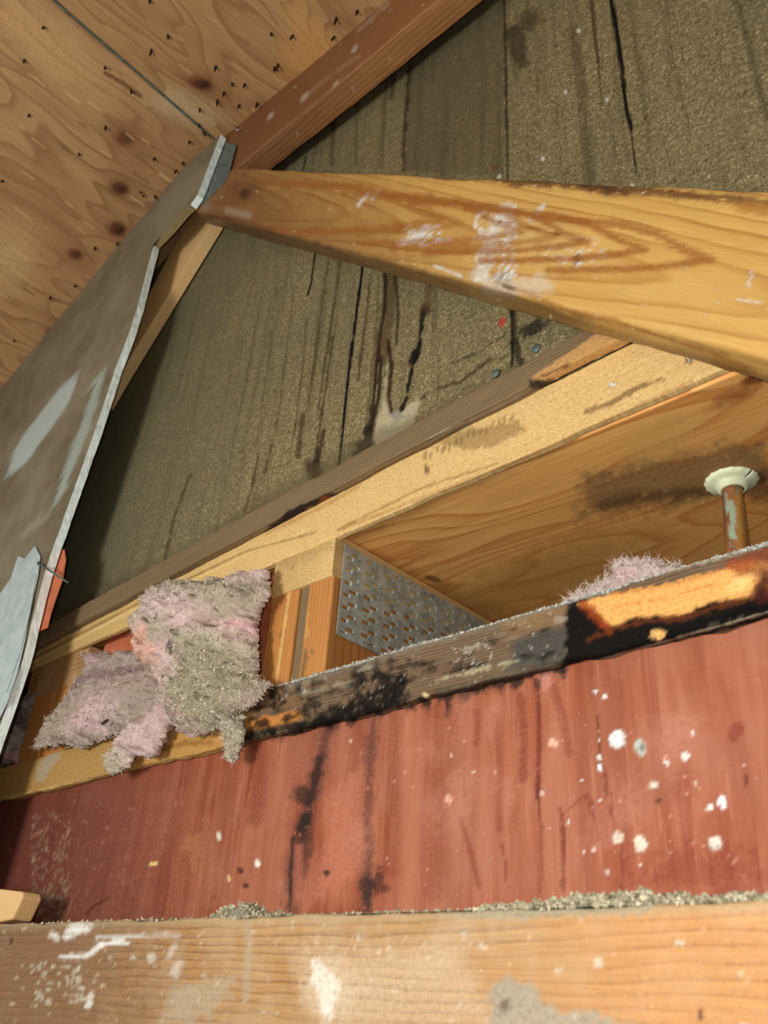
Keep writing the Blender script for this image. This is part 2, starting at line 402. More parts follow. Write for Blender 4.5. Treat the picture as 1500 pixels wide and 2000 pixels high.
# --- roof boards: two slopes meeting at the ridge
KT = YT/.82
RX, RZ = -1.665*KT, ZC+2.392*KT
aL = math.atan(.415); aR = math.atan(.100)
def roofL(S, T): return np.stack([RX-S*math.cos(aL), T, RZ-S*math.sin(aL)], 1)
def roofR(S, T): return np.stack([RX+S*math.cos(aR), T, RZ-S*math.sin(aR)], 1)
knots = [(245, 270, 15, 12), (235, 368, 16, 12), (230, 448, 15, 12), (148, 497, 12, 9), (108, 652, 12, 9), (395, 165, 20, 10)]
def paint_roof(p):
    p.n = fbm(p.u/50, p.v/25, 3)
    for x, y, rx, ry in knots:
        p.blob(x+8, y+4, rx*3.4, ry*2.6, (132, 84, 46), .40, 30, .6, .3)
        p.blob(x-2, y, rx*1.5, ry*1.4, (122, 70, 36), .7, 20, .35, .1)
        p.blob(x, y, rx, ry, (84, 42, 20), .85, 10, .3, .08)
        p.blob(x+4, y+2, rx*.5, ry*.5, (58, 28, 14), .9, 0, .4)
    p.blob(350, 208, 62, 26, (206, 178, 134), .7, 20, .7, .5)
    p.blob(15, 490, 60, 90, (216, 178, 122), .5, 30, .6, .4)
    p.blob(75, 80, 150, 40, (216, 170, 108), .5, 38, .7, .5)
    p.blob(60, 400, 130, 60, (160, 108, 68), .45, 38, .7, .5)
    p.blob(330, 330, 120, 80, (150, 104, 64), .4, 38, .7, .5)
    p.line([(205, 142), (240, 162), (275, 188)], 7, (112, 66, 34), .85, 3, 2)
    p.line([(380, 205), (418, 240)], 9, (190, 156, 104), .8, 3, 2)
    p.line([(60, 560), (120, 590), (170, 600)], 5, (150, 100, 58), .6)
    for i in range(60):                       # torn splinters beside the nails
        x = rng.uniform(20, 700); y = rng.uniform(10, 640)
        l = rng.uniform(10, 34); p.line([(x, y), (x+l, y+l*.72)], 3, (222, 180, 120) if i % 3 else (120, 78, 40), .6, 2, 1)
    p.blob(600, 60, 90, 30, (216, 160, 90), .5, 60, .7, .5)
    p.blob(590, 110, 40, 50, (214, 152, 80), .5, 40, .7, .5)
gcL = lambda S, T: np.stack([T, S, 0*S], 1)
o = sheet('ceiling', roofL, .004, 2.4, -.75, .93, .006, M_roof, paint_roof, gc=gcL, thick=.016)
tag(o, 'knotty plywood roof deck on the left of the ridge seam', kind='structure')
o = sheet('ceiling', roofR, .004, 2.2, -.75, .93, .007, M_roof, paint_roof, gc=lambda S, T: np.stack([T+4, S+.13, 0*S], 1), thick=.016, flip=True)
tag(o, 'plywood roof deck on the right of the ridge seam above the rafter', kind='structure')
me = bpy.data.meshes.new('trim_1'); w = .0028
me.from_pydata([(RX-w, -.55, RZ-.001), (RX+w, -.55, RZ-.001), (RX+w, .93, RZ-.001), (RX-w, .93, RZ-.001), (RX-w, -.55, RZ+.012), (RX+w, -.55, RZ+.012), (RX+w, .93, RZ+.012), (RX-w, .93, RZ+.012)], [],
    [(0, 3, 2, 1), (4, 5, 6, 7), (0, 1, 5, 4), (2, 3, 7, 6), (1, 2, 6, 5), (3, 0, 4, 7)])
tag(link('trim_1', me, M_seam, smooth=False), 'thin grey-green seam along the roof ridge', kind='structure')

# --- fibreboard gable wall
XS = P(1000, 740, YW)[0]                      # joint between the two sheets
def paint_fibre(p):
    dk = (52, 36, 20); bk = (18, 15, 12)
    # the weathering fades to a smoother grey-green towards the far end
    p.over(sst(620, 180, p.u+.25*(p.v-700)+p.n*60), (104, 102, 80), .74)
    p.poly([(797, 100), (985, 0), (985, 350), (790, 335)], (92, 82, 58), .55, 6, 5)
    p.line([(800, 130), (790, 260), (788, 330)], 5, (60, 44, 26), .8, 4, 4)
    p.line([(985, -10), (992, 350)], 5, (44, 34, 22), .8, 3, 2)
    p.blob(1010, 90, 18, 48, (48, 38, 24), .7, -8, .4, .5)
    p.blob(1030, 40, 26, 20, (56, 42, 26), .6, 0, .5, .6)
    # open cracks
    p.line([(1192, -10), (1204, 60), (1214, 130), (1222, 200), (1232, 250)], 8, bk, 1., 1.5, 1.2)
    p.line([(1232, 250), (1238, 300), (1244, 360)], 3, bk, .85, 2, 3)
    p.line([(1155, 0), (1168, 120)], 6, (70, 50, 30), .8, 3, 2); p.line([(1168, 120), (1176, 205)], 3, (60, 44, 28), .7)
    p.line([(1120, 60), (1140, 200), (1150, 350)], 12, (78, 60, 36), .5, 10, 6)
    p.line([(1440, 0), (1480, 160), (1500, 230)], 10, (74, 58, 36), .55, 8, 5)
    p.line([(708, 522), (698, 600), (686, 690), (676, 770), (670, 840), (663, 908)], 5.5, bk, 1., 1.2, 1.2)
    p.line([(616, 490), (608, 552), (601, 575)], 3.5, bk, .95, 1.2, 1.4)
    p.line([(598, 305), (592, 330)], 3, bk, .8)
    # long thin runs
    for pts, w, k in [([(642, 505), (628, 600), (612, 720), (600, 800)], 4, .55), ([(665, 510), (652, 600), (636, 700), (622, 800)], 4, .7),
                      ([(650, 660), (640, 730), (625, 830), (612, 930)], 4, .75), ([(592, 810), (586, 850), (582, 890)], 9, .7),
                      ([(724, 535), (715, 620), (704, 700), (700, 740)], 5, .7), ([(632, 840), (622, 900), (614, 935)], 8, .85),
                      ([(575, 560), (560, 680), (545, 800), (520, 920)], 3, .4), ([(540, 560), (524, 700), (500, 880)], 3, .35),
                      ([(600, 620), (590, 730), (575, 850)], 3, .5), ([(740, 545), (735, 650), (722, 780), (712, 860)], 4, .5),
                      ([(660, 160), (650, 270), (648, 320)], 7, .5), ([(700, 150), (694, 320)], 4, .4), ([(760, 100), (750, 240), (745, 330)], 4, .4),
                      ([(770, 120), (765, 190)], 9, .6), ([(505, 890), (490, 960), (474, 1010)], 4, .7), ([(530, 870), (515, 930)], 3, .5),
                      ([(372, 925), (340, 1010), (325, 1070), (322, 1110)], 4, .6), ([(336, 1040), (325, 1085)], 6, .4)]:
        p.line(pts, w, (66, 44, 22), k, 3, 2.5)
    # the big drip
    p.line([(762, 535), (760, 590), (750, 650), (745, 700)], 24, (92, 68, 42), .75, 6, 4)
    p.line([(752, 535), (752, 600), (742, 655), (736, 720), (728, 790), (722, 850)], 6, dk, .95, 2, 2.5)
    p.line([(772, 540), (778, 610), (774, 670)], 5, dk, .8, 2, 2.5)
    p.line([(745, 700), (741, 760), (733, 810), (722, 870)], 7, dk, .95, 2, 3)
    p.line([(758, 665), (764, 720), (758, 780), (766, 812)], 7, dk, .95, 2, 3)
    p.poly([(757, 710), (750, 770), (738, 820), (722, 878), (752, 872), (800, 845), (820, 790), (822, 775), (795, 790), (776, 820), (760, 808), (752, 770)], (204, 190, 152), .85, 4, 5)
    p.blob(775, 812, 12, 9, (170, 165, 150), .8, 0, .4, .6)
    p.line([(830, 600), (824, 625), (820, 665), (818, 690), (806, 715), (800, 745), (794, 780), (784, 800)], 7, bk, .95, 2, 4)
    p.blob(829, 605, 10, 13, (40, 34, 26), .85, 20, .4, .4); p.blob(806, 700, 8, 20, bk, .95, 18, .3, .6)
    p.line([(838, 560), (832, 600)], 14, (96, 70, 42), .7, 5, 3)
    p.blob(712, 868, 20, 14, bk, .95, -50, .4, .7); p.blob(702, 884, 18, 8, bk, .95, -25, .4, .7); p.blob(718, 845, 8, 14, bk, .9, 10, .4, .6)
    p.blob(612, 915, 14, 18, (62, 40, 24), .9, -30, .5, .7); p.blob(618, 900, 7, 18, (40, 26, 18), .9, 10, .4, .5)
    # darker damp band over the strip, with tide marks
    p.line([(60, 1240), (380, 1088), (500, 1005), (700, 885), (860, 820), (1010, 735)], 40, (98, 84, 56), .55, 20, 10)
    p.line([(820, 780), (850, 760), (900, 745), (960, 700), (985, 700)], 4, (70, 52, 32), .8, 2, 4)
    p.line([(880, 710), (930, 690), (985, 655), (990, 640)], 3, (56, 42, 26), .6, 2, 5)
    p.line([(690, 905), (780, 860), (860, 810), (940, 775)], 4, (70, 54, 34), .6, 3, 5)
    # right sheet below the brace
    p.blob(1045, 640, 45, 14, (30, 24, 18), .85, -25, .5, .9); p.line([(1000, 600), (1010, 690), (1025, 730)], 10, (44, 34, 22), .8, 4, 5)
    p.line([(1000, 600), (1000, 715)], 5, (24, 20, 14), .9, 2, 2)
    p.blob(981, 629, 6, 11, (196, 74, 56), .95, 20, .2, .2); p.blob(966, 327, 8, 5, (120, 56, 40), .6)
    for x, y in [(1060, 310), (1105, 180), (1130, 60), (1185, 195), (1235, 362), (975, 345)]: p.blob(x, y, 4, 5, (226, 220, 200), .9)
    p.specks(60, (1000, 0, 1500, 360), (1, 3), (60, 46, 26), .7, seed=4)
    p.specks(40, (250, 560, 700, 1100), (1, 3), (60, 50, 30), .6, seed=5)
def wallfn(Y): return lambda S, T: np.stack([S, 0*S+Y, T], 1)
def belowroof(co, S, T): return (co[:, 2] < np.where(co[:, 0] < RX, RZ-(RX-co[:, 0])*.415, RZ-(co[:, 0]-RX)*.1)+.004)
def fibdisp(S, T):
    d = np.zeros((len(S), 3)); d[:, 1] = fbm(S*6, T*6, 4)*.002+fbm(S*90, T*30, 5)*.0007; return d
o = sheet('wall_back', wallfn(YW+.004), -3.0, XS+.02, ZC+.765, RZ+.01, .0042, M_fibre, paint_fibre, thick=.014, keep=belowroof, disp=fibdisp, gc=lambda S, T: np.stack([S, T, 0*S], 1))
tag(o, 'streaked olive fibreboard sheet left of the vertical joint', kind='structure')
o = sheet('wall_back', wallfn(YW), XS, .45, ZC+.765, RZ+.01, .0034, M_fibre, paint_fibre, thick=.014, keep=belowroof, disp=fibdisp, gc=lambda S, T: np.stack([S+7, T, 0*S], 1))
tag(o, 'coarse olive fibreboard sheet right of the vertical joint with a black crack', kind='structure')

# --- red papered wall
YR = .905
def paint_red(p):
    bk = (26, 18, 16); dr = (122, 44, 26)
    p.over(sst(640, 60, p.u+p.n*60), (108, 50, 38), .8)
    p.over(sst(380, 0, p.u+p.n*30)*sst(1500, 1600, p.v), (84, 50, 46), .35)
    for x0, y0, x1, y1, w, k in [(505, 1450, 498, 1600, 26, .5), (590, 1430, 575, 1700, 40, .35), (850, 1400, 848, 1740, 40, .35), (770, 1400, 762, 1700, 24, .4), (1050, 1330, 1050, 1560, 9, .8),
                             (1018, 1360, 1022, 1520, 14, .6), (1080, 1330, 1110, 1470, 14, .5), (970, 1400, 975, 1620, 12, .4), (900, 1600, 935, 1730, 10, .5),
                             (1150, 1560, 1170, 1640, 9, .6), (1095, 1580, 1100, 1740, 6, .6), (1180, 1500, 1200, 1620, 4, .6), (1210, 1640, 1215, 1740, 4, .5),
                             (980, 1650, 990, 1730, 4, .6), (1052, 1560, 1055, 1740, 6, .5), (700, 1400, 690, 1500, 18, .3), (930, 1390, 930, 1450, 10, .5)]:
        p.line([(x0, y0), ((x0+x1)/2+3, (y0+y1)/2), (x1, y1)], w, dr, k, w*.5, 4)
    p.line([(1050, 1370), (1053, 1420), (1052, 1560), (1056, 1600)], 3, (80, 26, 18), .8, 2, 1)
    p.line([(1168, 1400), (1172, 1480), (1185, 1560), (1200, 1630)], 3, (110, 44, 30), .7, 2, 2)
    p.line([(1100, 1590), (1140, 1555), (1148, 1550)], 3, (120, 50, 36), .6); p.line([(1098, 1590), (1102, 1670)], 4, (120, 46, 32), .7)
    # black soot runs
    p.line([(640, 1420), (628, 1480), (610, 1560), (592, 1610), (578, 1680), (568, 1780)], 20, (70, 36, 28), .7, 18, 9)
    p.line([(625, 1480), (606, 1570), (588, 1620)], 11, bk, .75, 8, 8)
    p.blob(590, 1550, 18, 16, bk, .75, 0, .5, .7); p.blob(598, 1640, 14, 60, bk, .6, 5, .6, .6); p.line([(572, 1640), (566, 1770)], 6, bk, .8, 3, 3)
    p.line([(730, 1400), (722, 1500), (715, 1600), (722, 1680), (715, 1780)], 14, (70, 38, 30), .6, 12, 9)
    p.blob(716, 1740, 14, 45, bk, .8, 0, .6, .7); p.blob(740, 1725, 16, 22, (52, 22, 18), .7, 0, .6, .9)
    p.poly([(628, 1560), (706, 1500), (712, 1600), (712, 1700), (600, 1770), (640, 1620)], (204, 128, 100), .45, 18, 12)
    p.poly([(575, 1650), (592, 1648), (590, 1760), (572, 1770)], (186, 108, 84), .6, 6, 4)
    # fringe of soot under the beam
    for i in range(46):
        x = 520+i*13+rng.uniform(-8, 8); yb = 1402-(x-650)*.2205+1
        p.blob(x, yb, rng.uniform(6, 13), rng.uniform(6, 22), bk, .8, 0, .5, .8)
    p.blob(875, 1378, 9, 22, bk, .9, 0, .5, .8)
    p.blob(1065, 1330, 16, 16, (214, 140, 120), .7, 0, .4, .6); p.blob(1050, 1335, 8, 12, bk, .7)
    for i in range(34):
        x, y = rng.uniform(700, 1480), rng.uniform(1380, 1700); p.blob(x, y, rng.uniform(10, 34), rng.uniform(20, 60), [(190, 122, 96), (150, 72, 44), (204, 136, 110)][i % 3], .3, 4, .8, .8)
    # white mould spots
    for x, y, rx, ry, c in [(1206, 1444, 16, 18, (240, 240, 235)), (1250, 1459, 11, 17, (190, 196, 180)), (1171, 1478, 6, 6, (240, 230, 220)), (1171, 1500, 5, 7, (240, 240, 240)),
                            (1163, 1350, 5, 5, (240, 235, 225)), (1181, 1361, 6, 5, (240, 235, 225)), (1170, 1445, 4, 4, (235, 225, 215)), (1302, 1490, 5, 5, (240, 235, 225)), (1338, 1476, 8, 9, (240, 230, 220)),
                            (1276, 1533, 9, 8, (226, 214, 190)), (1410, 1567, 9, 14, (248, 248, 240)), (1387, 1578, 9, 7, (240, 236, 225)), (1208, 1638, 12, 12, (220, 205, 185)), (1251, 1648, 13, 17, (238, 226, 200)),
                            (1397, 1646, 13, 14, (240, 232, 215)), (1250, 1688, 5, 4, (235, 220, 200)), (1187, 1705, 6, 6, (225, 195, 180)), (1140, 1666, 4, 4, (236, 225, 215)), (1160, 1660, 5, 5, (225, 195, 180)),
                            (1137, 1524, 4, 4, (235, 225, 215)), (1172, 1564, 4, 4, (235, 225, 215)), (1357, 1530, 4, 7, (230, 200, 185)), (1455, 1492, 4, 4, (235, 225, 215)), (1080, 1450, 9, 10, (230, 180, 150)),
                            (1060, 1550, 4, 7, (225, 180, 160)), (1110, 1605, 4, 4, (235, 210, 200)), (1355, 1432, 4, 6, (240, 235, 225)), (877, 1560, 8, 10, (230, 170, 145)), (882, 1475, 3, 4, (235, 190, 170)), (925, 1507, 4, 3, (235, 200, 180)),
                            (427, 1633, 5, 9, (226, 214, 190)), (300, 1687, 9, 4, (228, 200, 130)), (503, 1686, 6, 9, (244, 240, 220)), (447, 1716, 4, 8, (225, 190, 130)), (685, 1447, 3, 4, (235, 210, 190)), (1320, 1725, 6, 3, (220, 180, 150))]:
        p.blob(x, y, rx, ry, c, .95, -10, .25, .35)
    p.blob(1254, 1460, 5, 9, (90, 92, 78), .8); p.blob(1286, 1563, 7, 7, (120, 60, 40), .8, 0, .5); p.blob(1287, 1562, 4, 4, (40, 26, 22), 1)
    p.blob(1437, 1428, 14, 20, (128, 44, 30), .6, 40, .4, .4); p.blob(1455, 1523, 4, 12, (110, 36, 26), .8, -10)
    p.blob(1380, 1700, 120, 40, (134, 48, 30), .5, 0, .7, .9)
    # dry scuffs at the left
    p.specks(230, (60, 1590, 135, 1790), (.8, 3.0), (170, 150, 120), .3, 3.5, (95, 125), 11)
    p.specks(120, (130, 1560, 260, 1790), (.8, 2.2), (160, 120, 95), .35, 3.5, (95, 125), 12)
    p.specks(120, (0, 1560, 760, 1780), (.8, 2.4), (196, 130, 105), .6, 3, (60, 100), 13)
    p.specks(90, (700, 1420, 1500, 1760), (.8, 2.6), (232, 176, 150), .7, 2, seed=14)
    p.specks(50, (60, 1730, 130, 1800), (2, 4), (150, 140, 100), .35, 2.5, (95, 125), 15)
    p.poly([(365, 1630), (392, 1628), (388, 1670), (382, 1705), (374, 1700), (372, 1665), (354, 1660)], (180, 118, 80), .5, 5, 7)
    p.blob(420, 1720, 24, 60, (190, 130, 100), .3, 0, .7, .7)
    for x, y in [(480, 1732), (636, 1705), (470, 1700)]: p.blob(x, y, 7, 6, (52, 26, 22), .85, 0, .4, .8)
    p.line([(168, 1785), (185, 1768), (212, 1755)], 3, (90, 38, 30), .8)
o = sheet('wall_lower', wallfn(YR), -3.0, .45, ZC-.15, ZC+.435, .0036, M_red, paint_red, thick=.02, gc=lambda S, T: np.stack([S, T, 0*S], 1),
          disp=lambda S, T: np.stack([0*S, fbm(S*14, T*3, 6)*.0025, 0*S], 1))
tag(o, 'water-stained red papered wall with white mould spots', kind='structure')

# --- recess above the red wall: back board and plywood soffit
ZS = ZC+.741
def paint_soffit(p):
    p.poly([(1140, 930), (1300, 890), (1500, 860), (1500, 960), (1340, 985), (1200, 1000), (1130, 1010)], (126, 98, 66), .72, 22, 22)
    p.line([(1180, 985), (1300, 965), (1420, 960), (1500, 925)], 14, (80, 60, 40), .6, 10, 8)
    p.blob(1470, 742, 26, 9, (96, 46, 22), .85, -10, .4, .3); p.blob(1440, 770, 60, 14, (150, 86, 42), .6, -25, .6, .4)
    p.blob(1290, 860, 70, 34, (220, 178, 98), .5, -20, .6, .4)
    p.blob(862, 1110, 22, 10, (222, 160, 90), .6, 15); p.blob(845, 1130, 16, 5, (120, 72, 34), .8, 15, .4)
    p.blob(1020, 1140, 260, 50, (178, 132, 66), .5, -22, .7, .5)
o = sheet('soffit_plywood_panel', lambda S, T: np.stack([S, T, 0*S+ZS], 1), -4.2, .45, .90, 1.50, .0045, M_soffit, paint_soffit, thick=.016, flip=True)
tag(o, 'plywood panel roofing the recess above the charred beam', 'plywood panel')
def box(name, x0, x1, y0, y1, z0, z1, mat, parent=None, bev=.0015, painter=None):
    co = [(x, y, z) for x in (x0, x1) for y in (y0, y1) for z in (z0, z1)]
    me = bpy.data.meshes.new(name); me.from_pydata(co, [], [(0, 1, 3, 2), (4, 6, 7, 5), (0, 4, 5, 1), (2, 3, 7, 6), (0, 2, 6, 4), (1, 5, 7, 3)])
    A = np.array(co); p = Paint(A); attrs(me, A, p)
    o = link(name, me, mat, parent, smooth=False)
    if bev:
        b = o.modifiers.new('bevel', 'BEVEL'); b.width = bev; b.segments = 2
    return o
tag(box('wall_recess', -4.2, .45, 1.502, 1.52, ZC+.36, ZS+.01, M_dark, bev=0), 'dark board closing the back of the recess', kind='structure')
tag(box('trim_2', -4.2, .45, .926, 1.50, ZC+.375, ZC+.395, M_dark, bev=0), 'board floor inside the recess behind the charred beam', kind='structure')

# ================================================================ TIMBERS
def q3(x, y, z): return np.array([x, y, ZC+z])
# rafter
def paint_rafter(p):
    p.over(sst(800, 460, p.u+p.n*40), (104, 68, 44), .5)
    p.poly([(430, 250), (760, -20), (900, -40), (850, 0), (620, 196), (480, 312), (400, 400)], (126, 78, 48), .35, 10, 8)
    p.line([(700, 110), (640, 150), (600, 185)], 5, (196, 170, 140), .25, 4, 5)
    p.line([(760, 5), (700, 60)], 5, (196, 178, 156), .35, 4, 5)
    p.line([(560, 312), (970, 0)], 8, (66, 34, 20), .7, 6, 3)
    p.specks(60, (460, 0, 900, 320), (.8, 2.2), (210, 200, 180), .7, seed=21)
    for x, y in [(655, 165), (693, 95), (594, 190), (528, 227)]: p.blob(x, y, 4, 9, (206, 196, 176), .6, 35, .5, .6)
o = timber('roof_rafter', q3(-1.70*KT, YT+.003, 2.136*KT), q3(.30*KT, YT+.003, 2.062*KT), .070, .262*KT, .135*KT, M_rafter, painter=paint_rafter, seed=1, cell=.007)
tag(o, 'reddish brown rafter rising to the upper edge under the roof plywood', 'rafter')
rafter = o
# long diagonal brace
def paint_brace(p):
    wh = (232, 228, 214)
    p.over(sst(980, 420, p.u-.9*(p.v-420)+p.n*60), (112, 68, 40), .82)  # reddish-brown left end, painted darker still to offset the strong light there
    for pts, w, k in [([(990, 410), (965, 450), (950, 500), (938, 540)], 22, .65), ([(835, 445), (810, 462), (785, 474)], 12, .75), ([(1062, 402), (1035, 430)], 8, .6),
                      ([(880, 468), (850, 470)], 6, .5), ([(980, 420), (1000, 460)], 14, .45), ([(720, 378), (700, 400)], 6, .7), ([(740, 372), (728, 388)], 5, .7),
                      ([(1130, 465), (1165, 468)], 10, .35), ([(1470, 530), (1460, 560)], 6, .6), ([(960, 560), (1060, 555)], 26, .4), ([(850, 520), (900, 540)], 5, .7), ([(1440, 585), (1490, 590)], 5, .5)]:
        p.line(pts, w, wh, k, w*.6, w*.45)
    p.blob(1060, 470, 90, 40, (226, 196, 130), .35, 10, .7, .7)
    p.blob(980, 540, 18, 12, (168, 158, 140), .85, 0, .4, .5); p.blob(992, 560, 20, 6, (96, 66, 40), .8, 15, .4)
    p.blob(1127, 505, 12, 11, (50, 30, 20), .95, -15, .3, .4); p.blob(1130, 516, 5, 4, (246, 246, 240), .95)
    p.blob(1160, 462, 26, 46, (232, 178, 88), .5, 10, .6, .5)
    p.line([(940, 425), (1060, 450), (1140, 470)], 2, (110, 66, 30), .9, 1.5, .6)
    p.specks(170, (925, 400, 1010, 550), (1, 4), (240, 236, 224), .8, 3, (95, 130), 24); p.specks(60, (790, 440, 860, 480), (1, 3.5), (240, 236, 224), .8, 3, (-35, -10), 25); p.specks(60, (1060, 480, 1180, 520), (1, 3), (240, 232, 214), .7, 2, seed=26)
    # chewed dark upper arris
    p.line([(850, 345), (985, 350)], 8, (84, 46, 26), .7, 6, 4)
    p.line([(985, 352), (1100, 358), (1190, 368), (1320, 378), (1400, 385), (1500, 395)], 15, (92, 54, 28), .85, 6, 8)
    p.blob(1180, 372, 36, 12, (80, 46, 26), .85, 8, .5, .7); p.blob(1480, 405, 44, 14, (176, 118, 50), .8, 5, .5, .5)
    p.line([(420, 432), (610, 487), (1000, 592), (1250, 675), (1500, 748)], 26, (76, 46, 24), .6, 12, 4)  # shade along the lower edge, painted into the wood colour
    p.line([(1010, 565), (1120, 610), (1330, 665), (1420, 695)], 6, (146, 88, 36), .5, 5, 5)
    p.blob(478, 372, 34, 26, (112, 66, 38), .6, 0, .7, .3); p.blob(478, 378, 9, 12, (64, 36, 22), .9, 20, .4)
    p.line([(445, 410), (485, 420)], 10, (180, 160, 136), .6, 7, 3)
    p.specks(80, (420, 330, 1500, 700), (.8, 2.4), (240, 228, 200), .8, seed=22)
    p.specks(26, (940, 540, 1500, 740), (1, 3.5), (240, 222, 180), .8, seed=23)
    # cathedral arches along the face
    for a, b, k in [(860, 46, .5), (900, 54, .45), (1020, 60, .6), (1085, 66, .55), (1150, 74, .7), (1260, 84, .75), (1390, 98, .7)]:
        ax_ = a-120; yc = 400+(a-850)*.145
        p.line([(ax_-230, yc-44-(a-850)*.02), (ax_-60, yc-40), (ax_+10, yc-22), (a-50, yc+10), (a, yc+28), (a-60, yc+38), (ax_-20, yc+46), (ax_-200, yc+50)], 7+b*.04, (158, 92, 34), min(1, k*1.1), 6, 3)
bx0, bx1 = -1.70, .12
def creaseZ(x): return 1.946-(x+1.553)*.9385
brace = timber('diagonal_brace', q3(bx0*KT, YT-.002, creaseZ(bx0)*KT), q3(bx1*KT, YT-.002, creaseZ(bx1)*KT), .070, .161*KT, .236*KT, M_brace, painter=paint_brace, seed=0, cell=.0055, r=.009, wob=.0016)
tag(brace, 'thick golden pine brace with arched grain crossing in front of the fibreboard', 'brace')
# galvanised connector on the node
def con(): 
    o = prism('connector_plate', [(431, 276), (462, 282), (449, 330), (441, 352), (418, 376), (391, 402), (400, 372)], YT-.004, .0015, M_galvd, bevel=.0004)
    o.parent = rafter; o['label'] = 'blue-grey metal plate at the peak joint'
con()
# pale board going down-left
o = prism('pale_diagonal_board', [(386, 404), (418, 431), (240, 722), (200, 790), (110, 770), (250, 650), (330, 500)], .862, .036, M_pale)
tag(o, 'smooth pale tan board slanting down left behind the plasterboard edge', 'board')

# --- drywall sheet, cut edge to the right
YD = .762
edge = [(431, 262), (420, 290), (403, 335), (386, 380), (372, 400), (356, 415), (330, 446), (301, 476), (300, 478), (286, 530), (268, 600), (250, 656), (222, 728), (207, 775), (186, 838), (160, 912), (140, 968), (118, 1030), (100, 1080), (84, 1130), (60, 1225), (44, 1290), (10, 1390), (-30, 1500)]
def drywall():
    root = bpy.data.objects.new('drywall_sheet', None); C.objects.link(root); root.location = P(300, 478, YD)
    tag(root, 'grey faced plasterboard sheet with a bright white cut edge on the left', 'plasterboard')
    E = [P(x, y, YD) for x, y in edge]
    E.append(E[-1]+np.array([-.03, 0, -.45]))
    E2 = []
    for i in range(len(E)-1):
        for k in range(6):
            t = k/6; q = E[i]*(1-t)+E[i+1]*t; q[0] += rng.normal(0, .0007); E2.append((q, 8 > i >= 4))
    E2.append((E[-1], False))
    far = -3.7; nx = 50; co = []; 
    for q, _ in E2:
        for k in range(nx+1):
            x = q[0]+(far-q[0])*(k/nx)**1.3
            zt = RZ-abs(RX-x)*.415-.004
            co.append((x, YD, min(q[2], 99)))
    # stretch the top rows up under the roof slope
    co = np.array(co); n = nx+1; ztop = E2[0][0][2]; zb = co[-1, 2]
    roof = RZ-np.abs(RX-co[:, 0])*.415-.004
    z = co[:, 2]; z = np.minimum(z, ztop)
    fr = (z-zb)/(ztop-zb); keep0 = np.arange(len(co)) % n == 0
    lim = np.minimum(z, roof); co[:, 2] = np.where(keep0, z, zb+(np.minimum(ztop, roof)-zb)*fr)
    q = gridq(len(E2), n)
    p = Paint(co)
    p.poly([(155, 722), (142, 770), (118, 812), (90, 850), (48, 908), (10, 938), (22, 890), (50, 845), (85, 800), (120, 752)], (196, 208, 198), .85, 3, 3)
    p.poly([(208, 715), (190, 790), (165, 860), (128, 960), (98, 1002), (118, 930), (150, 850), (180, 760), (160, 770)], (180, 192, 178), .7, 4, 6)
    p.line([(95, 1005), (60, 1030), (40, 1050)], 8, (176, 174, 150), .4, 8, 8)
    p.over(sst(160, -60, p.u)*sst(900, 700, p.v), (120, 100, 74), .4)
    me = mesh_np('face_paper', co, q); attrs(me, co, p); f = link('face_paper', me, M_gyp)
    # core: strip of cut edge running back from the face
    TD = .021; c2 = []; nE = len(E2)
    for j, dy in enumerate((0, TD*.33, TD*.66, TD)):
        for q_, _ in E2:
            c2.append((q_[0]+rng.normal(0, .0003)+(0 if j else 0), YD+dy, q_[2]))
    qs = []; mi = []
    for j in range(3):
        for i in range(nE-1):
            qs.append((j*nE+i, (j+1)*nE+i, (j+1)*nE+i+1, j*nE+i+1)); mi.append(1 if E2[i][1] else 0)
    # back face
    b0 = len(c2); 
    for q_, _ in E2: c2.append((far, YD+TD, q_[2]))
    for i in range(nE-1): qs.append((3*nE+i, b0+i, b0+i+1, 3*nE+i+1)); mi.append(0)
    me = bpy.data.meshes.new('gypsum_core'); me.from_pydata([tuple(map(float, c)) for c in c2], [], qs)
    g = link('gypsum_core', me, M_gypedge, smooth=False); me.materials.append(M_tan); me.polygons.foreach_set('material_index', mi)
    g['label'] = 'white crumbly cut edge'
    # loose tape
    tp = [(68, 1066), (78, 1086), (74, 1120), (60, 1185), (48, 1250), (34, 1310), (14, 1370), (-20, 1440), (-30, 1200), (20, 1130), (35, 1085), (48, 1090)]
    t = prism('loose_joint_tape', tp, YD-.006, .003, M_tape); t['label'] = 'pale peeling strip of joint tape'
    sm = prism('loose_joint_tape', [(70, 1120), (60, 1185), (40, 1270), (12, 1350), (4, 1350), (30, 1260), (52, 1170)], YD-.0085, .002, M_tape)
    for c in (f, g, t, sm):
        c.parent = root; c.matrix_parent_inverse = Matrix.Translation(-root.location)
drywall()
# nail through the edge
a = P(76, 1100, YD-.012); b = P(134, 1139, YD+.02)
def long_nail():
    root = tube('protruding_nail', [a, a*.5+b*.5, b*.92+a*.08, b], [.0024, .0024, .0022, .0006], M_head, n=10)
    tag(root, 'long bent-free steel nail sticking out across the white plasterboard edge', 'nail')
    d = (b-a)/np.linalg.norm(b-a); h = tube('nail_head', [a-d*.0015, a], .0052, M_head, root, n=14)
    root['label'] = 'long steel nail sticking out across the white plasterboard edge'
long_nail()
# orange paper scrap between the drywall and the wall
o = prism('orange_paper_scrap', [(125, 1072), (128, 1092), (122, 1130), (108, 1170), (98, 1200), (92, 1226), (74, 1234), (60, 1240), (50, 1180), (76, 1110), (96, 1080)], .788, .003, M_orange)
tag(o, 'torn orange building paper scrap behind the white plasterboard edge', 'paper')

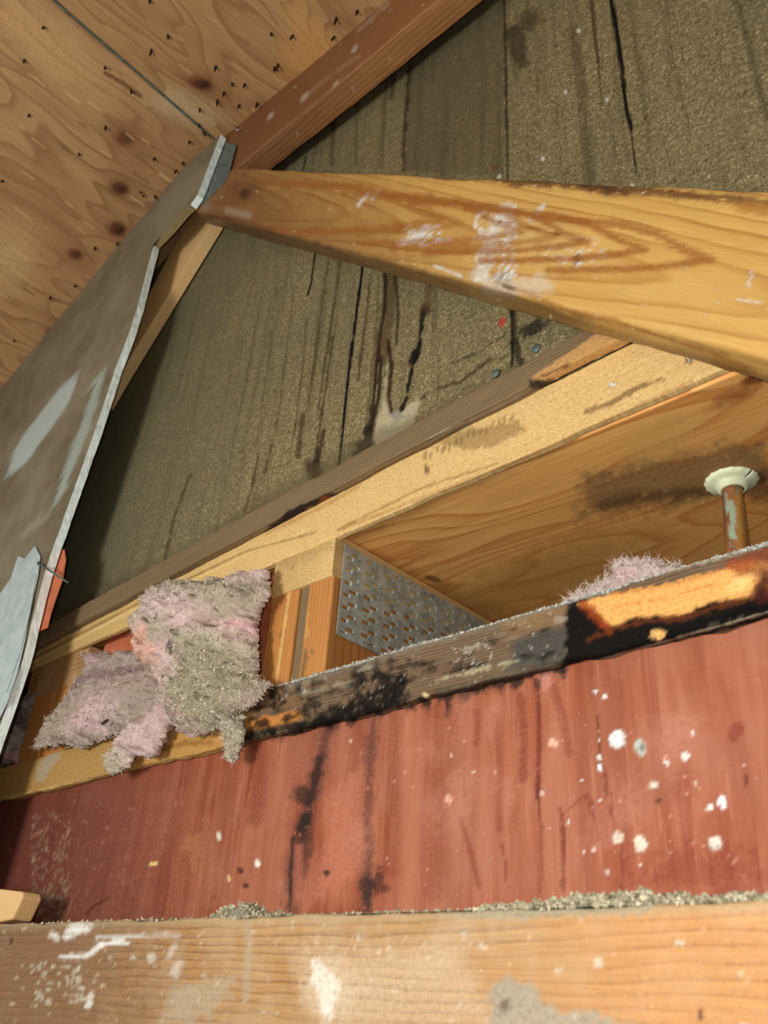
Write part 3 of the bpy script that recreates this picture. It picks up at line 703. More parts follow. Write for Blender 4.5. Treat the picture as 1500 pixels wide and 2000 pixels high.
# --- upper plate pair
def paint_weather(p):
    p.line([(60, 1290), (250, 1190), (380, 1120)], 16, (84, 74, 52), .4, 14, 8)
    # burnt pocket
    p.poly([(1036, 738), (1060, 722), (1110, 690), (1160, 655), (1200, 625), (1260, 640), (1250, 672), (1180, 705), (1120, 738), (1062, 762), (1040, 752)], (206, 156, 92), .9, 3, 3)
    p.poly([(1030, 738), (1050, 742), (1110, 742), (1160, 715), (1170, 720), (1100, 752), (1058, 764), (1036, 756)], (24, 16, 12), .95, 3, 6)
    p.line([(1130, 728), (1200, 690), (1245, 675)], 6, (38, 22, 14), .9, 4, 4); p.line([(1060, 735), (1110, 712)], 4, (90, 46, 22), .8, 3, 4)
    p.line([(1080, 765), (1170, 722), (1240, 684)], 5, (150, 124, 88), .9, 3, 2)
    p.blob(905, 848, 8, 8, (170, 150, 120), .7); p.line([(830, 858), (1030, 770)], 3, (176, 160, 130), .6)
    p.poly([(516, 1040), (532, 1022), (560, 1000), (590, 985), (640, 962), (665, 965), (600, 1004), (560, 1028), (524, 1045)], (30, 16, 12), .97, 2, 3)
    p.blob(632, 978, 14, 5, (150, 70, 30), .8, -35, .4, .6); p.blob(605, 992, 8, 3, (160, 120, 70), .6, -30)
o = timber('weathered_nailer', q3(-2.9, .866, .700), q3(.40, .866, .905), .018, .048, .052, M_weather, painter=paint_weather, seed=2, cell=.0045, r=.002, wob=.0012)
tag(o, 'grey weathered strip with a burnt pocket along the bottom of the fibreboard', 'board')
def paint_plate(p):
    p.over(sst(560, 80, p.u), (188, 154, 92), .5)
    p.poly([(850, 862), (900, 838), (1015, 822), (1024, 842), (960, 872), (920, 878), (860, 870)], (140, 104, 56), .6, 4, 8)
    for x in range(830, 1010, 12): p.blob(x, 903-(x-830)*.43+rng.uniform(-5, 5)-15, 3, 9, (90, 62, 34), .55, 10, .4, .6)
    p.blob(1196, 751, 7, 4.5, (244, 244, 240), 1, 0, .2, .1)
    p.line([(1145, 805), (1190, 788), (1245, 757), (1292, 740)], 6, (128, 92, 50), .8, 3, 5)
    p.line([(660, 1028), (830, 938), (1000, 886), (1200, 800)], 5, (226, 188, 120), .5, 3, 3)
    p.line([(660, 1034), (830, 950), (1000, 896)], 3, (150, 100, 50), .7, 2, 2)
    p.line([(20, 1318), (300, 1170), (480, 1084), (610, 1030)], 4, (236, 204, 130), .8, 2, 1.5)
    p.line([(20, 1310), (300, 1163), (480, 1077), (615, 1040)], 3, (140, 98, 46), .7, 2, 1.5)
    p.blob(834, 917, 4, 9, (90, 60, 36), .8, -20, .4, .6); p.blob(1345, 703, 8, 5, (80, 44, 26), .8, 20, .4, .7)
    p.line([(520, 1042), (640, 985), (700, 950)], 4, (190, 120, 56), .5, 4, 3)
    p.line([(660, 1036), (1000, 905), (1350, 745)], 4, (176, 120, 60), .6, 4, 2)
def plate():
    o = timber('top_plate', q3(-2.9, .885, .692), q3(.45, .885, .757), .014, .07, .128, M_rough, painter=paint_plate, seed=3, cell=.005, r=.0025, wob=.0009)
    return tag(o, 'pale rough-sawn plate running along the top edge of the recess', 'plate')
plate()

# --- charred beam (its far end is still clean timber)
def paint_char(p):
    bk = (14, 12, 11)
    # clean end
    p.poly([(-200, 1480), (220, 1420), (330, 1390), (470, 1330), (500, 1340), (498, 1400), (470, 1420), (470, 1470), (200, 1540), (-200, 1650)], (182, 142, 80), .97, 6, 5)
    p.poly([(250, 1462), (440, 1410), (470, 1430), (440, 1460), (300, 1492), (240, 1500)], (198, 146, 78), .8, 6, 8)
    p.line([(300, 1470), (360, 1452), (410, 1450)], 7, (132, 84, 40), .6, 5, 6)
    p.line([(-50, 1572), (220, 1515), (420, 1468)], 5, (206, 172, 104), .8, 3, 3)
    p.poly([(95, 1470), (130, 1455), (108, 1490), (88, 1522), (70, 1528), (72, 1500)], (176, 166, 144), .7, 5, 4)
    # burnt stretch
    p.poly([(520, 1335), (560, 1330), (600, 1325), (600, 1365), (560, 1385), (500, 1392), (505, 1350)], (142, 104, 66), .6, 8, 10)
    p.poly([(478, 1410), (520, 1398), (592, 1384), (592, 1404), (540, 1420), (482, 1430)], (206, 134, 62), .9, 4, 7)
    for x, y, rx, ry in [(560, 1402, 16, 8), (512, 1412, 14, 7), (588, 1392, 12, 10), (660, 1398, 70, 22), (760, 1342, 34, 30), (740, 1370, 60, 20), (620, 1416, 90, 10), (500, 1436, 40, 7), (850, 1378, 90, 10), (585, 1350, 6, 20), (545, 1360, 5, 18), (700, 1315, 12, 20), (530, 1350, 8, 30)]:
        p.blob(x, y, rx, ry, bk, .85, -14, .5, .9)
    p.poly([(470, 1442), (470, 1426), (640, 1400), (900, 1340), (1080, 1292), (1190, 1272), (1500, 1170), (1520, 1200), (1100, 1312), (640, 1412)], (20, 17, 15), .8, 6, 9)
    p.poly([(1000, 1255), (1040, 1235), (1110, 1222), (1110, 1290), (1020, 1310), (990, 1310)], (70, 72, 68), .8, 12, 8)
    p.poly([(960, 1200), (1110, 1168), (1116, 1210), (1000, 1240)], (150, 116, 78), .6, 10, 10)
    p.poly([(1105, 1172), (1140, 1165), (1180, 1215), (1240, 1195), (1300, 1190), (1400, 1165), (1520, 1130), (1520, 1205), (1100, 1318)], (8, 7, 7), .97, 5, 8)
    # bright bare wood
    p.poly([(1128, 1180), (1180, 1163), (1300, 1140), (1440, 1105), (1510, 1090), (1510, 1150), (1480, 1150), (1470, 1165), (1400, 1175), (1330, 1200), (1290, 1205), (1240, 1205), (1200, 1225), (1180, 1215), (1170, 1200)], (244, 178, 100), .98, 4, 6)
    p.line([(1140, 1180), (1165, 1205), (1190, 1230)], 14, (150, 62, 24), .85, 6, 8)
    p.poly([(1410, 1100), (1520, 1055), (1520, 1170), (1470, 1165), (1475, 1130), (1440, 1120)], (128, 62, 36), .75, 10, 10)
    p.blob(1445, 1140, 30, 10, (255, 206, 130), .8, -25, .5, .5); p.blob(1490, 1150, 18, 26, (60, 24, 18), .85, 0, .5, .8); p.blob(1440, 1105, 30, 9, (176, 88, 44), .6, -10, .6, .7)
    p.line([(1200, 1160), (1320, 1140), (1400, 1118)], 4, (200, 124, 56), .6, 4, 4)
    p.line([(1200, 1185), (1300, 1168), (1400, 1140)], 3, (214, 138, 66), .6, 4, 4)
    p.line([(1150, 1250), (1200, 1228), (1260, 1212), (1340, 1206), (1400, 1185), (1468, 1168)], 8, (100, 50, 24), .8, 4, 6)
    p.blob(1285, 1240, 15, 10, (236, 184, 110), .95, -20, .35, .6); p.blob(1200, 1160, 10, 4, (224, 140, 60), .5)
    p.line([(1100, 1312), (1280, 1258), (1500, 1196)], 4, (140, 122, 100), .8, 2, 3)
    p.line([(860, 1352), (960, 1322), (1090, 1300)], 5, (120, 104, 80), .6, 4, 5)
    for i in range(70):
        x = rng.uniform(480, 1100); t_ = rng.uniform(.1, 1)**.6; y = 1335-(x-545)*.288+t_*(62+(x-545)*.07)
        p.blob(x, y, rng.uniform(5, 26), rng.uniform(2, 7), [(16, 14, 13), (24, 20, 17), (150, 128, 98), (170, 160, 138)][0 if t_ > .55 else i % 4], .6, -14+rng.uniform(-4, 4), .5, .9)
    for x in (536, 556, 584, 612, 690, 735, 762): p.blob(x, 1352-(x-545)*.27, 6, 22, (26, 22, 20), .6, 5, .6, .8)
    p.line([(850, 1330), (910, 1315), (960, 1300), (1010, 1290)], 5, (190, 176, 136), .7, 4, 7)
    # dusty upper arris
    p.line([(545, 1333), (740, 1272), (900, 1226), (1110, 1162)], 7, (206, 206, 192), .85, 4, 4)
    p.line([(560, 1338), (740, 1282), (900, 1236), (1110, 1172)], 12, (150, 144, 128), .35, 9, 6)
    p.line([(1110, 1163), (1250, 1128), (1400, 1090), (1500, 1062)], 5, (190, 176, 150), .7, 4, 4)
    p.blob(832, 1358, 9, 5, (222, 196, 140), .95, 30, .3, .3)
    p.specks(160, (540, 1180, 1100, 1400), (.8, 2.4), (196, 190, 172), .7, seed=31)
    p.specks(40, (880, 1255, 960, 1300), (1, 3), (210, 206, 190), .6, seed=32)
cb = timber('charred_beam', q3(-2.9, .885, .370), q3(.45, .885, .410), .018, .083, .083, M_char, painter=paint_char, seed=4, cell=.0034, r=.003, wob=.0022)
# deepen it so that it reads as lumber with a top ledge
tag(cb, 'narrow beam charred black on the right and clean tan on the left above the red wall', 'beam')

# --- framing blocks in the recess, each with its toothed plate
def nail_plate(parent, x, y0, y1, z0, z1, seed=0):
    c = .0034; ny = int((y1-y0)/c); nz = int((z1-z0)/c); co = []; 
    Yg = y0+np.arange(ny+1)*c; Zg = z0+np.arange(nz+1)*c
    YY, ZZ = np.meshgrid(Yg, Zg, indexing='ij')
    A = np.stack([0*YY+x, YY, ZZ], -1).reshape(-1, 3); q = gridq(ny+1, nz+1)
    cy = (np.arange(ny)[:, None]+0*np.arange(nz)[None]).ravel(); cz = (0*np.arange(ny)[:, None]+np.arange(nz)[None]).ravel()
    py, pz = 16, 7                           # cells per slot pair
    sy = cy % py; sz = cz % pz; col = cy//py
    s1 = (sy >= 1) & (sy <= 5) & (((sz+col*3) % pz) <= 2) & (((sz+col*3) % pz) >= 1); s2 = (sy >= 6) & (sy <= 10) & (((sz+col*3+4) % pz) <= 2) & (((sz+col*3+4) % pz) >= 1)
    marg = (cz > 1) & (cz < nz-2) & (cy > 1) & (cy < ny-2)
    hole = (s1 | s2) & marg
    q = q[~hole]
    used = np.unique(q); rm = np.full(len(A), -1); rm[used] = np.arange(len(used))
    V = A[used].tolist(); Fq = rm[q].tolist()
    # bent tongues at one end of each slot
    ends = hole & ~np.roll(hole, -nz)        # last cell of slot along y
    for k in np.nonzero(ends)[0]:
        if (k % 2) and not hole[k-1]: pass
        yy = y0+(cy[k]+1)*c; zz = z0+cz[k]*c; b = len(V)
        V += [(x, yy-.0005, zz), (x, yy-.0005, zz+c), (x, yy+.003, zz+c), (x, yy+.003, zz), (x+.0046, yy+.001, zz+c*.5)]
        Fq += [[b, b+1, b+4], [b+1, b+2, b+4], [b+2, b+3, b+4], [b+3, b, b+4]]
    me = bpy.data.meshes.new('nail_plate'); me.from_pydata(V, [], Fq); o = link('nail_plate', me, M_galv, parent, smooth=False)
    md = o.modifiers.new('solid', 'SOLIDIFY'); md.thickness = .0012; md.offset = -1
    o['label'] = 'galvanised toothed connector plate full of slots'
    return o
def truss_end(x0, x1, zt, zb, zfoot, label, plate_y, plate_z0):
    root = bpy.data.objects.new('truss_end', None); C.objects.link(root); root.location = (x0, .89, ZC+zfoot)
    tag(root, label, 'truss', 'truss ends standing in the recess')
    ch = []
    def tb(name, xa, xb, z0, z1, yf, mat, seed, pn=None, vert=False):
        if vert:   # grain runs upright
            o = timber(name, q3(xa, yf, z0), q3(xa, yf, z1), .5, xb-xa, xb-xa, mat, seed=seed, cell=.005, r=.0015, wob=.0006, painter=pn, up_=((0, 1, 0),))
        else:
            o = timber(name, q3(xa, yf, z0), q3(xb, yf, z0), .5, z1-z0, z1-z0, mat, seed=seed, cell=.005, r=.0015, wob=.0006, painter=pn)
        ch.append(o); return o
    return root, ch, tb
def paint_chord(p):
    p.over(sst(690, 560, p.u)*.5, (166, 134, 80), .8)
    p.line([(585, 1085), (583, 1130)], 2.5, (226, 196, 130), .7, 2, 1); p.line([(634, 1065), (633, 1115)], 2.5, (230, 200, 136), .7, 2, 1)
    p.blob(571, 1110, 3, 3, (80, 56, 30), .8); p.line([(555, 1098), (640, 1062)], 24, (150, 122, 74), .35, 14, 8)
def paint_studL(p):
    p.blob(550, 1240, 3, 8, (90, 44, 20), .9, 10); p.line([(530, 1150), (505, 1320)], 10, (222, 160, 90), .5, 8, 5); p.line([(566, 1150), (540, 1330)], 5, (240, 196, 120), .7, 3, 2)
def paint_studR(p):
    p.line([(598, 1270), (590, 1330)], 5, (70, 84, 60), .6, 3, 4); p.line([(600, 1150), (596, 1240)], 8, (226, 170, 96), .5, 6, 4); p.blob(610, 1272, 3, 6, (80, 80, 50), .6)
def block1():
    root, ch, tb = truss_end(-1.14, -.978, .735, .66, .475, 'truss end with two orange studs and a large slotted plate beside the plywood', 0, 0)
    xL = P(539, 1110, .89)[0]; xR = -.978
    tb('chord', xL, xR, .656, .739, .888, M_rough, 11, paint_chord)
    def vstud(name, xa, xb, yf, mat, seed, pn):
        # upright grain: axis along +z, height direction along x
        p0 = np.array([xb, yf, ZC+.40]); p1 = np.array([xb, yf, ZC+.657])
        o = timber(name, p0, p1, .48, xb-xa, xb-xa, mat, seed=seed, cell=.005, r=.0015, wob=.0006, painter=pn); ch.append(o)
    vstud('stud', xL-.002, xL+.072, .893, M_stud, 12, paint_studL)
    vstud('filler_strip', xL+.074, xL+.096, .897, M_weather, 13, None)
    vstud('stud', xL+.098, xR, .893, M_stud, 14, paint_studR)
    ch.append(nail_plate(None, xR+.004, .908, 1.42, ZC+.552, ZC+.728))
    for c in ch: c.parent = root; c.matrix_parent_inverse = Matrix.Translation(-root.location)
block1()
def block2():
    root, ch, tb = truss_end(-2.0, -1.79, .7, .62, .46, 'far truss end half buried in insulation near the left edge', 0, 0)
    xL, xR = -2.02, -1.80
    o = timber('chord', q3(xL, .893, .628), q3(xR, .893, .628), .4, .085, .085, M_tie, seed=21, cell=.008, r=.002); ch.append(o)
    for k, (a_, b_, s) in enumerate([(xL+.0, xL+.10, 22), (xL+.104, xR, 23)]):
        p0 = np.array([b_, .897, ZC+.40]); p1 = np.array([b_, .897, ZC+.63]); ch.append(timber('stud', p0, p1, .38, b_-a_, b_-a_, M_stud, seed=s, cell=.008, r=.002))
    ch.append(nail_plate(None, xR+.004, .93, 1.2, ZC+.53, ZC+.70))
    for c in ch: c.parent = root; c.matrix_parent_inverse = Matrix.Translation(-root.location)
block2()
o = box('orange_felt_sheet', -1.79, -1.165, .925, .928, ZC+.50, ZC+.739, M_orange, bev=0)
tag(o, 'orange-brown felt visible behind the insulation in the recess', 'felt')
o = timber('recess_header', q3(-4.1, 1.02, .66), q3(-2.06, 1.02, .66), .04, .078, .078, M_tie, seed=25, cell=.01)
tag(o, 'short wooden header above the far left insulation', 'header')

# --- lowest timber in the foreground
def paint_tie(p):
    wh = (234, 230, 218); gy = (160, 150, 128)
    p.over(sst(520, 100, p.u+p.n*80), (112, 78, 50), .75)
    p.over(sst(900, 1300, p.u+p.n*60), (214, 138, 62), .35)
    for pts, w, k in [([(135, 1820), (165, 1805)], 18, .9), ([(100, 1825), (112, 1832)], 9, .7), ([(118, 1870), (170, 1866), (200, 1845), (240, 1836)], 6, .85), ([(190, 1832), (300, 1826), (350, 1825)], 4, .6),
                      ([(200, 1843), (250, 1842)], 4, .8), ([(172, 1965), (178, 1940)], 6, .7), ([(340, 1850), (330, 1870)], 10, .4), ([(350, 1880), (340, 1900)], 12, .4)]:
        p.line(pts, w, wh, k, w*.5+2, w*.75)
    p.poly([(612, 1876), (622, 1880), (650, 1900), (662, 1925), (655, 1965), (648, 1990), (632, 1985), (625, 1950), (608, 1915)], (250, 250, 246), 1., 6, 8)
    p.blob(645, 1930, 40, 60, (226, 206, 176), .5, 0, .7, .6)
    p.line([(486, 1795), (484, 1850), (482, 1950)], 11, (176, 160, 130), .55, 7, 3)
    p.poly([(400, 1910), (470, 1900), (440, 1960), (380, 2000), (300, 2000), (340, 1930)], (178, 164, 138), .5, 12, 20)
    p.poly([(560, 1850), (900, 1850), (940, 1920), (960, 2000), (660, 2010), (600, 1960)], (206, 180, 144), .45, 30, 24)
    p.poly([(962, 1915), (1000, 1908), (1040, 1925), (1060, 1958), (1100, 1975), (1160, 1975), (1250, 2005), (960, 2010), (955, 1960)], (158, 148, 126), .85, 6, 10)
    p.blob(985, 1965, 10, 12, (96, 66, 44), .8, 20, .5, .6)
    for x, y, r in [(295, 1870, 9), (1170, 1880, 9), (1090, 1897, 8), (905, 1826, 6), (1325, 1840, 9), (700, 1830, 5), (940, 1845, 7), (260, 1870, 6), (1450, 2010, 10)]: p.blob(x, y, r, r, (200, 190, 168), .8, 0, .4, .6)
    p.specks(160, (0, 1800, 900, 2000), (1, 4), (216, 200, 170), .6, seed=41)
    p.specks(60, (60, 1880, 180, 1960), (2, 5), (206, 200, 176), .6, seed=42)
    p.specks(70, (900, 1800, 1500, 2000), (.8, 2.4), (236, 216, 176), .6, seed=43)
    p.blob(1368, 1980, 5, 14, (70, 40, 20), .95, 25, .3, .4); p.blob(22, 1838, 4, 8, (70, 44, 26), .8, 10)
    p.over(sst(26, 6, p.v-(1797-p.u*.022)), (176, 156, 120), .55)
    p.poly([(820, 1768), (1080, 1762), (1280, 1762), (1270, 1785), (1090, 1792), (1000, 1800), (860, 1785)], (160, 148, 120), .8, 5, 7)
YB = .74
tb_ = timber('tie_beam', q3(-3.2, YB, -.075), q3(.35, YB, -.080), .155, .1795, .1795, M_tie, painter=paint_tie, seed=5, cell=.0045, r=.004, wob=.0012)
tag(tb_, 'broad dusty timber across the bottom with a white splash', 'beam')

# ================================================================ SMALL THINGS
# offcut standing on the tie beam
o = prism('wood_offcut', [(-60, 1728), (0, 1736), (42, 1741), (43, 1752), (22, 1796), (-60, 1812)], .80, .04, M_pale, bevel=.004)
tag(o, 'short pale wood offcut on the bottom timber at the left edge', 'offcut')

# debris heaps on the tie beam
def heap(name, x0, x1, hmax, n, label, seed, yc=.80, wd=.05):
    g = np.random.default_rng(seed); zt = P(750, 1779, YB)[2]
    X0 = P(x0, 1780, YB)[0]; X1 = P(x1, 1770, YB)[0]
    nx = max(20, int((X1-X0)/.004)); nyy = 24
    S, T = np.meshgrid(np.linspace(0, 1, nx), np.linspace(0, 1, nyy), indexing='ij'); S = S.ravel(); T = T.ravel()
    X = X0+(X1-X0)*S; Y = YB+.002+T*wd
    h = hmax*np.clip(np.sin(np.pi*S), 0, 1)**.5*np.clip(np.sin(np.pi*np.clip(T, 0, 1)), 0, 1)**.5*(.65+.8*fbm(X*40, Y*40, seed)+.35*fbm(X*140, Y*140, seed+3))
    co = np.stack([X, Y, zt-.002+np.maximum(h, 0)], 1); q = gridq(nx, nyy)
    me = mesh_np(name, co, q); o = link(name, me, M_debris)
    V = []; Fq = []
    for i in range(n):
        k = g.integers(len(co)); c = co[k]+np.array([0, 0, .001]); r = g.uniform(.0006, .0026)*(1+g.random()**6); b = len(V)
        for dx, dy, dz in [(1, 0, 0), (-1, 0, 0), (0, 1, 0), (0, -1, 0), (0, 0, 1), (0, 0, -1)]:
            V.append(tuple(c+r*np.array([dx, dy, dz])*g.uniform(.4, 1.4)+g.normal(0, .35, 3)*r))
        Fq += [(b, b+2, b+4), (b+2, b+1, b+4), (b+1, b+3, b+4), (b+3, b, b+4), (b+2, b, b+5), (b+1, b+2, b+5), (b+3, b+1, b+5), (b, b+3, b+5)]
    m2 = bpy.data.meshes.new('crumbs'); m2.from_pydata(V, [], Fq); c = link('crumbs', m2, M_chip, o, smooth=False); c['kind'] = 'stuff'
    tag(o, label, 'debris', kind='stuff'); return o
heap('debris_heap', 402, 520, .021, 700, 'small grey heap of droppings and crumbs on the bottom timber left of centre', 51)
heap('debris_heap', 930, 1560, .0125, 3600, 'long ridge of grey crumbly debris on the bottom timber at the right', 52)
heap('debris_heap', 60, 960, .002, 700, 'thin layer of pale dust along the left half of the bottom timber', 53, wd=.03)

def ledge(name, x0, x1, label, seed, hm, n):
    g = np.random.default_rng(seed); L0 = np.array([-2.9, .370+.083]); L1 = np.array([.45, .410+.083]); V = []; Fq = []
    a_ = P(x0, 1335-(x0-545)*.288, .885)[0]; b_ = P(x1, 1335-(x1-545)*.288, .885)[0]
    for i in range(n):
        x = g.uniform(a_, b_); z = L0[1]+(x-L0[0])/(L1[0]-L0[0])*(L1[1]-L0[1])
        w_ = .3+.7*max(0, fbm(np.array([x*9]), np.array([3.]), seed)[0]+.5)
        c = np.array([x, g.uniform(.884, .902), CAMZ+z+hm*w_*abs(g.normal(0, .5))-.001]); r = g.uniform(.0006, .002); b = len(V)
        for d in [(1, 0, 0), (-1, 0, 0), (0, 1, 0), (0, -1, 0), (0, 0, 1), (0, 0, -1)]: V.append(tuple(c+r*np.array(d)*g.uniform(.4, 1.4)+g.normal(0, .35, 3)*r))
        Fq += [(b, b+2, b+4), (b+2, b+1, b+4), (b+1, b+3, b+4), (b+3, b, b+4), (b+2, b, b+5), (b+1, b+2, b+5), (b+3, b+1, b+5), (b, b+3, b+5)]
    m_ = bpy.data.meshes.new(name); m_.from_pydata(V, [], Fq); tag(link(name, m_, M_dusty, smooth=False), label, 'dust', kind='stuff')
M_dusty = plain('pale_dust', (214, 212, 198), .95, (150, 146, 130), 120)
ledge('dust_line', 540, 1110, 'thin pale dust line along the top of the charred beam', 57, .004, 5200)
ledge('dust_line', 1110, 1520, 'pale dust on the charred beam beneath the copper pipe', 58, .003, 2600)

# copper pipe and its collar
def pipe():
    yp = 1.215; c = PZp(1428, 938, ZS); cx, cy_ = c[0], c[1]
    n = 40; m = 60; top = ZS-.002; L = .36; r0 = .0152
    T, K = np.meshgrid(np.linspace(0, 1, m), np.arange(n), indexing='ij'); th = 2*np.pi*K/n
    bt = P(1442, 1120, cy_); tx = (bt[0]-cx)/(ZS-bt[2])
    r = r0*(1+.018*fbm(K*.4, T*9, 61)); z = top-L*T
    co = np.stack([cx+r*np.cos(th)+tx*L*T, cy_+r*np.sin(th), z], -1).reshape(-1, 3)
    i = np.arange(m-1)[:, None]*n+np.arange(n)[None]; j = np.arange(m-1)[:, None]*n+(np.arange(n)+1)[None] % n
    q = np.stack([i, i+n, j+n, j], -1).reshape(-1, 4)
    nn = N('old_copper', .38, .5); g = nn.new('ShaderNodeTexCoord').outputs['Object']
    f = nn.noise(nn.mul(g, (60, 60, 9)), 1., 4., .6)
    col = nn.ramp(f, [(.35, (126, 80, 56)), (.5, (176, 122, 66)), (.62, (146, 92, 62))])
    v = nn.ramp(nn.noise(nn.mul(g, (120, 120, 40)), 1., 4., .65), [(.56, 0.), (.62, 1.)]); col = nn.mix(v, col, nn.rgb((140, 178, 150)))
    col, _ = nn.paint(col, g, 400); nn.b.inputs['Metallic'].default_value = .25
    mat = nn.finish(col, f, .3, .002)
    me = mesh_np('copper_pipe', co, q); p = Paint(co)
    p.line([(1412, 930), (1410, 1080)], 14, (124, 70, 52), .7, 6, 3); p.line([(1446, 960), (1450, 1070)], 14, (206, 150, 70), .8, 6, 3)
    p.line([(1428, 985), (1432, 1005), (1430, 1045)], 11, (168, 200, 172), .85, 3, 5); p.line([(1419, 968), (1420, 1000)], 3, (200, 210, 190), .8, 2, 2); p.line([(1444, 940), (1438, 962)], 5, (110, 140, 110), .8, 2, 2)
    attrs(me, co, p); o = link('copper_pipe', me, mat); tag(o, 'stubby corroded copper pipe hanging through the plywood at the right', 'pipe')
    # collar: toothed rim, cupped washer
    V = []; Fc = []; k = 64; prof = [(.0158, .018), (.020, .017), (.0225, .010), (.026, .007), (.033, .006), (.0375, .003), (.038, .0)]
    for (rr, dz) in prof:
        for a_ in range(k):
            t = 2*math.pi*a_/k; rj = rr*(1+(.035*(a_ % 4 == 0) if rr > .036 else 0)+.01*math.sin(3*t))
            V.append((cx+rj*math.cos(t), cy_+rj*math.sin(t), ZS-.0005-dz))
    for a_ in range(len(prof)-1):
        for b_ in range(k):
            if b_ in (20, 21, 22) and a_ >= 3: continue      # broken gap
            if b_ in (60,) and a_ >= 3: continue
            Fc.append((a_*k+b_, a_*k+(b_+1) % k, (a_+1)*k+(b_+1) % k, (a_+1)*k+b_))
    m2 = bpy.data.meshes.new('collar'); m2.from_pydata(V, [], Fc); c2 = link('collar', m2, M_flange, o, smooth=True)
    s = c2.modifiers.new('solid', 'SOLIDIFY'); s.thickness = .0022; s.offset = 0
    c2['label'] = 'broken cream plastic collar'
pipe()

# nail points through the roof deck
pts = [(86, 56), (48, 120), (57, 227), (5, 356), (154, 303), (206, 250), (205, 134), (256, 180), (328, 72), (296, 100), (422, 132), (453, 165), (438, 183), (478, 167), (468, 208), (503, 204),
       (543, 128), (536, 134), (530, 68), (572, 72), (657, 38), (698, 24), (653, 75), (425, 198), (397, 262), (370, 279), (358, 320), (344, 336), (302, 312), (280, 385), (302, 385), (274, 378), (283, 433),
       (230, 478), (186, 486), (148, 560), (170, 572), (98, 583), (140, 600), (78, 694), (33, 745), (28, 668), (390, 215), (292, 3), (389, 246), (345, 432), (110, 646)]
def roof_hit(px, py):
    d = ray(px, py)
    n_ = np.array([-math.sin(aL), 0, math.cos(aL)]); n2 = np.array([math.sin(aR), 0, math.cos(aR)])
    o_ = np.array([RX, 0, RZ-ZC])
    for nn_, side in ((n_, -1), (n2, 1)):
        t = (o_@nn_)/(d@nn_); q = d*t
        if side*(q[0]-RX) >= 0: return q+np.array([0, 0, ZC]), nn_
nails0 = None
for i, (x, y) in enumerate(pts):
    q, nn_ = roof_hit(x, y-3)
    g_ = random.random
    if nails0 is None:
        me = tube('roofing_nail_point', [(0, 0, .004), (0, 0, -.017), (0, 0, -.023)], [.0030, .0030, .0012], M_nail, n=6); nails0 = me; o = me
    else:
        o = nails0.copy(); C.objects.link(o)
    z = Vector(tuple(nn_)); rot = z.to_track_quat('Z', 'Y').to_euler(); rot.x += random.uniform(-.25, .25); rot.y += random.uniform(-.25, .25)
    o.rotation_euler = rot; o.location = tuple(q); o.scale = (1.15, 1.15, random.uniform(.6, 1.2))
    tag(o, 'dark nail point poking down through the roof plywood', 'nail', 'nail points through the roof deck')
# flat nail heads on the fibreboard
for x, y, lab in [(1048, 681, 'grey oval nail head on the coarse fibreboard right of the joint'), (968, 730, 'grey oval nail head on the fibreboard left of the joint')]:
    c = P(x, y, YW); r = .0088
    o = tube('nail', [c+[0, .012, 0], c+[0, -.001, 0], c+[0, -.001, 0], c+[0, -.0026, 0]], [.0018, .0018, r, r*.9], M_head, n=18); tag(o, lab, 'nail')
# bent staple at the rafter foot
w0 = P(455, 243, YT-.002); w1 = P(462, 255, YT-.014); w2 = P(467, 252, YT-.014)
tag(tube('bent_staple', [w0, w1, w2], .0016, M_tape, n=6), 'bent white staple at the left end of the rafter', 'staple')
M_webw = plain('dusty_wisp', (210, 206, 186), .9, (170, 160, 130), 300)
def wisp(name, pp, Y, label, r=.0012):
    o = tube(name, [P(x, y, Y-.004-.004*(i % 2)) for i, (x, y) in enumerate(pp)], r, M_webw, n=5); tag(o, label, 'wisp')
wisp('dust_wisp', [(905, 760), (899, 775), (905, 783), (902, 800)], .89, 'dusty web wisp on the fibreboard left of the joint')
wisp('dust_wisp', [(1135, 655), (1138, 672), (1136, 690)], .885, 'dusty web wisp beside the brace above the burnt strip')
wisp('dust_wisp', [(1325, 676), (1336, 690), (1348, 707)], .86, 'thin dusty thread hanging under the brace at the right', .0007)

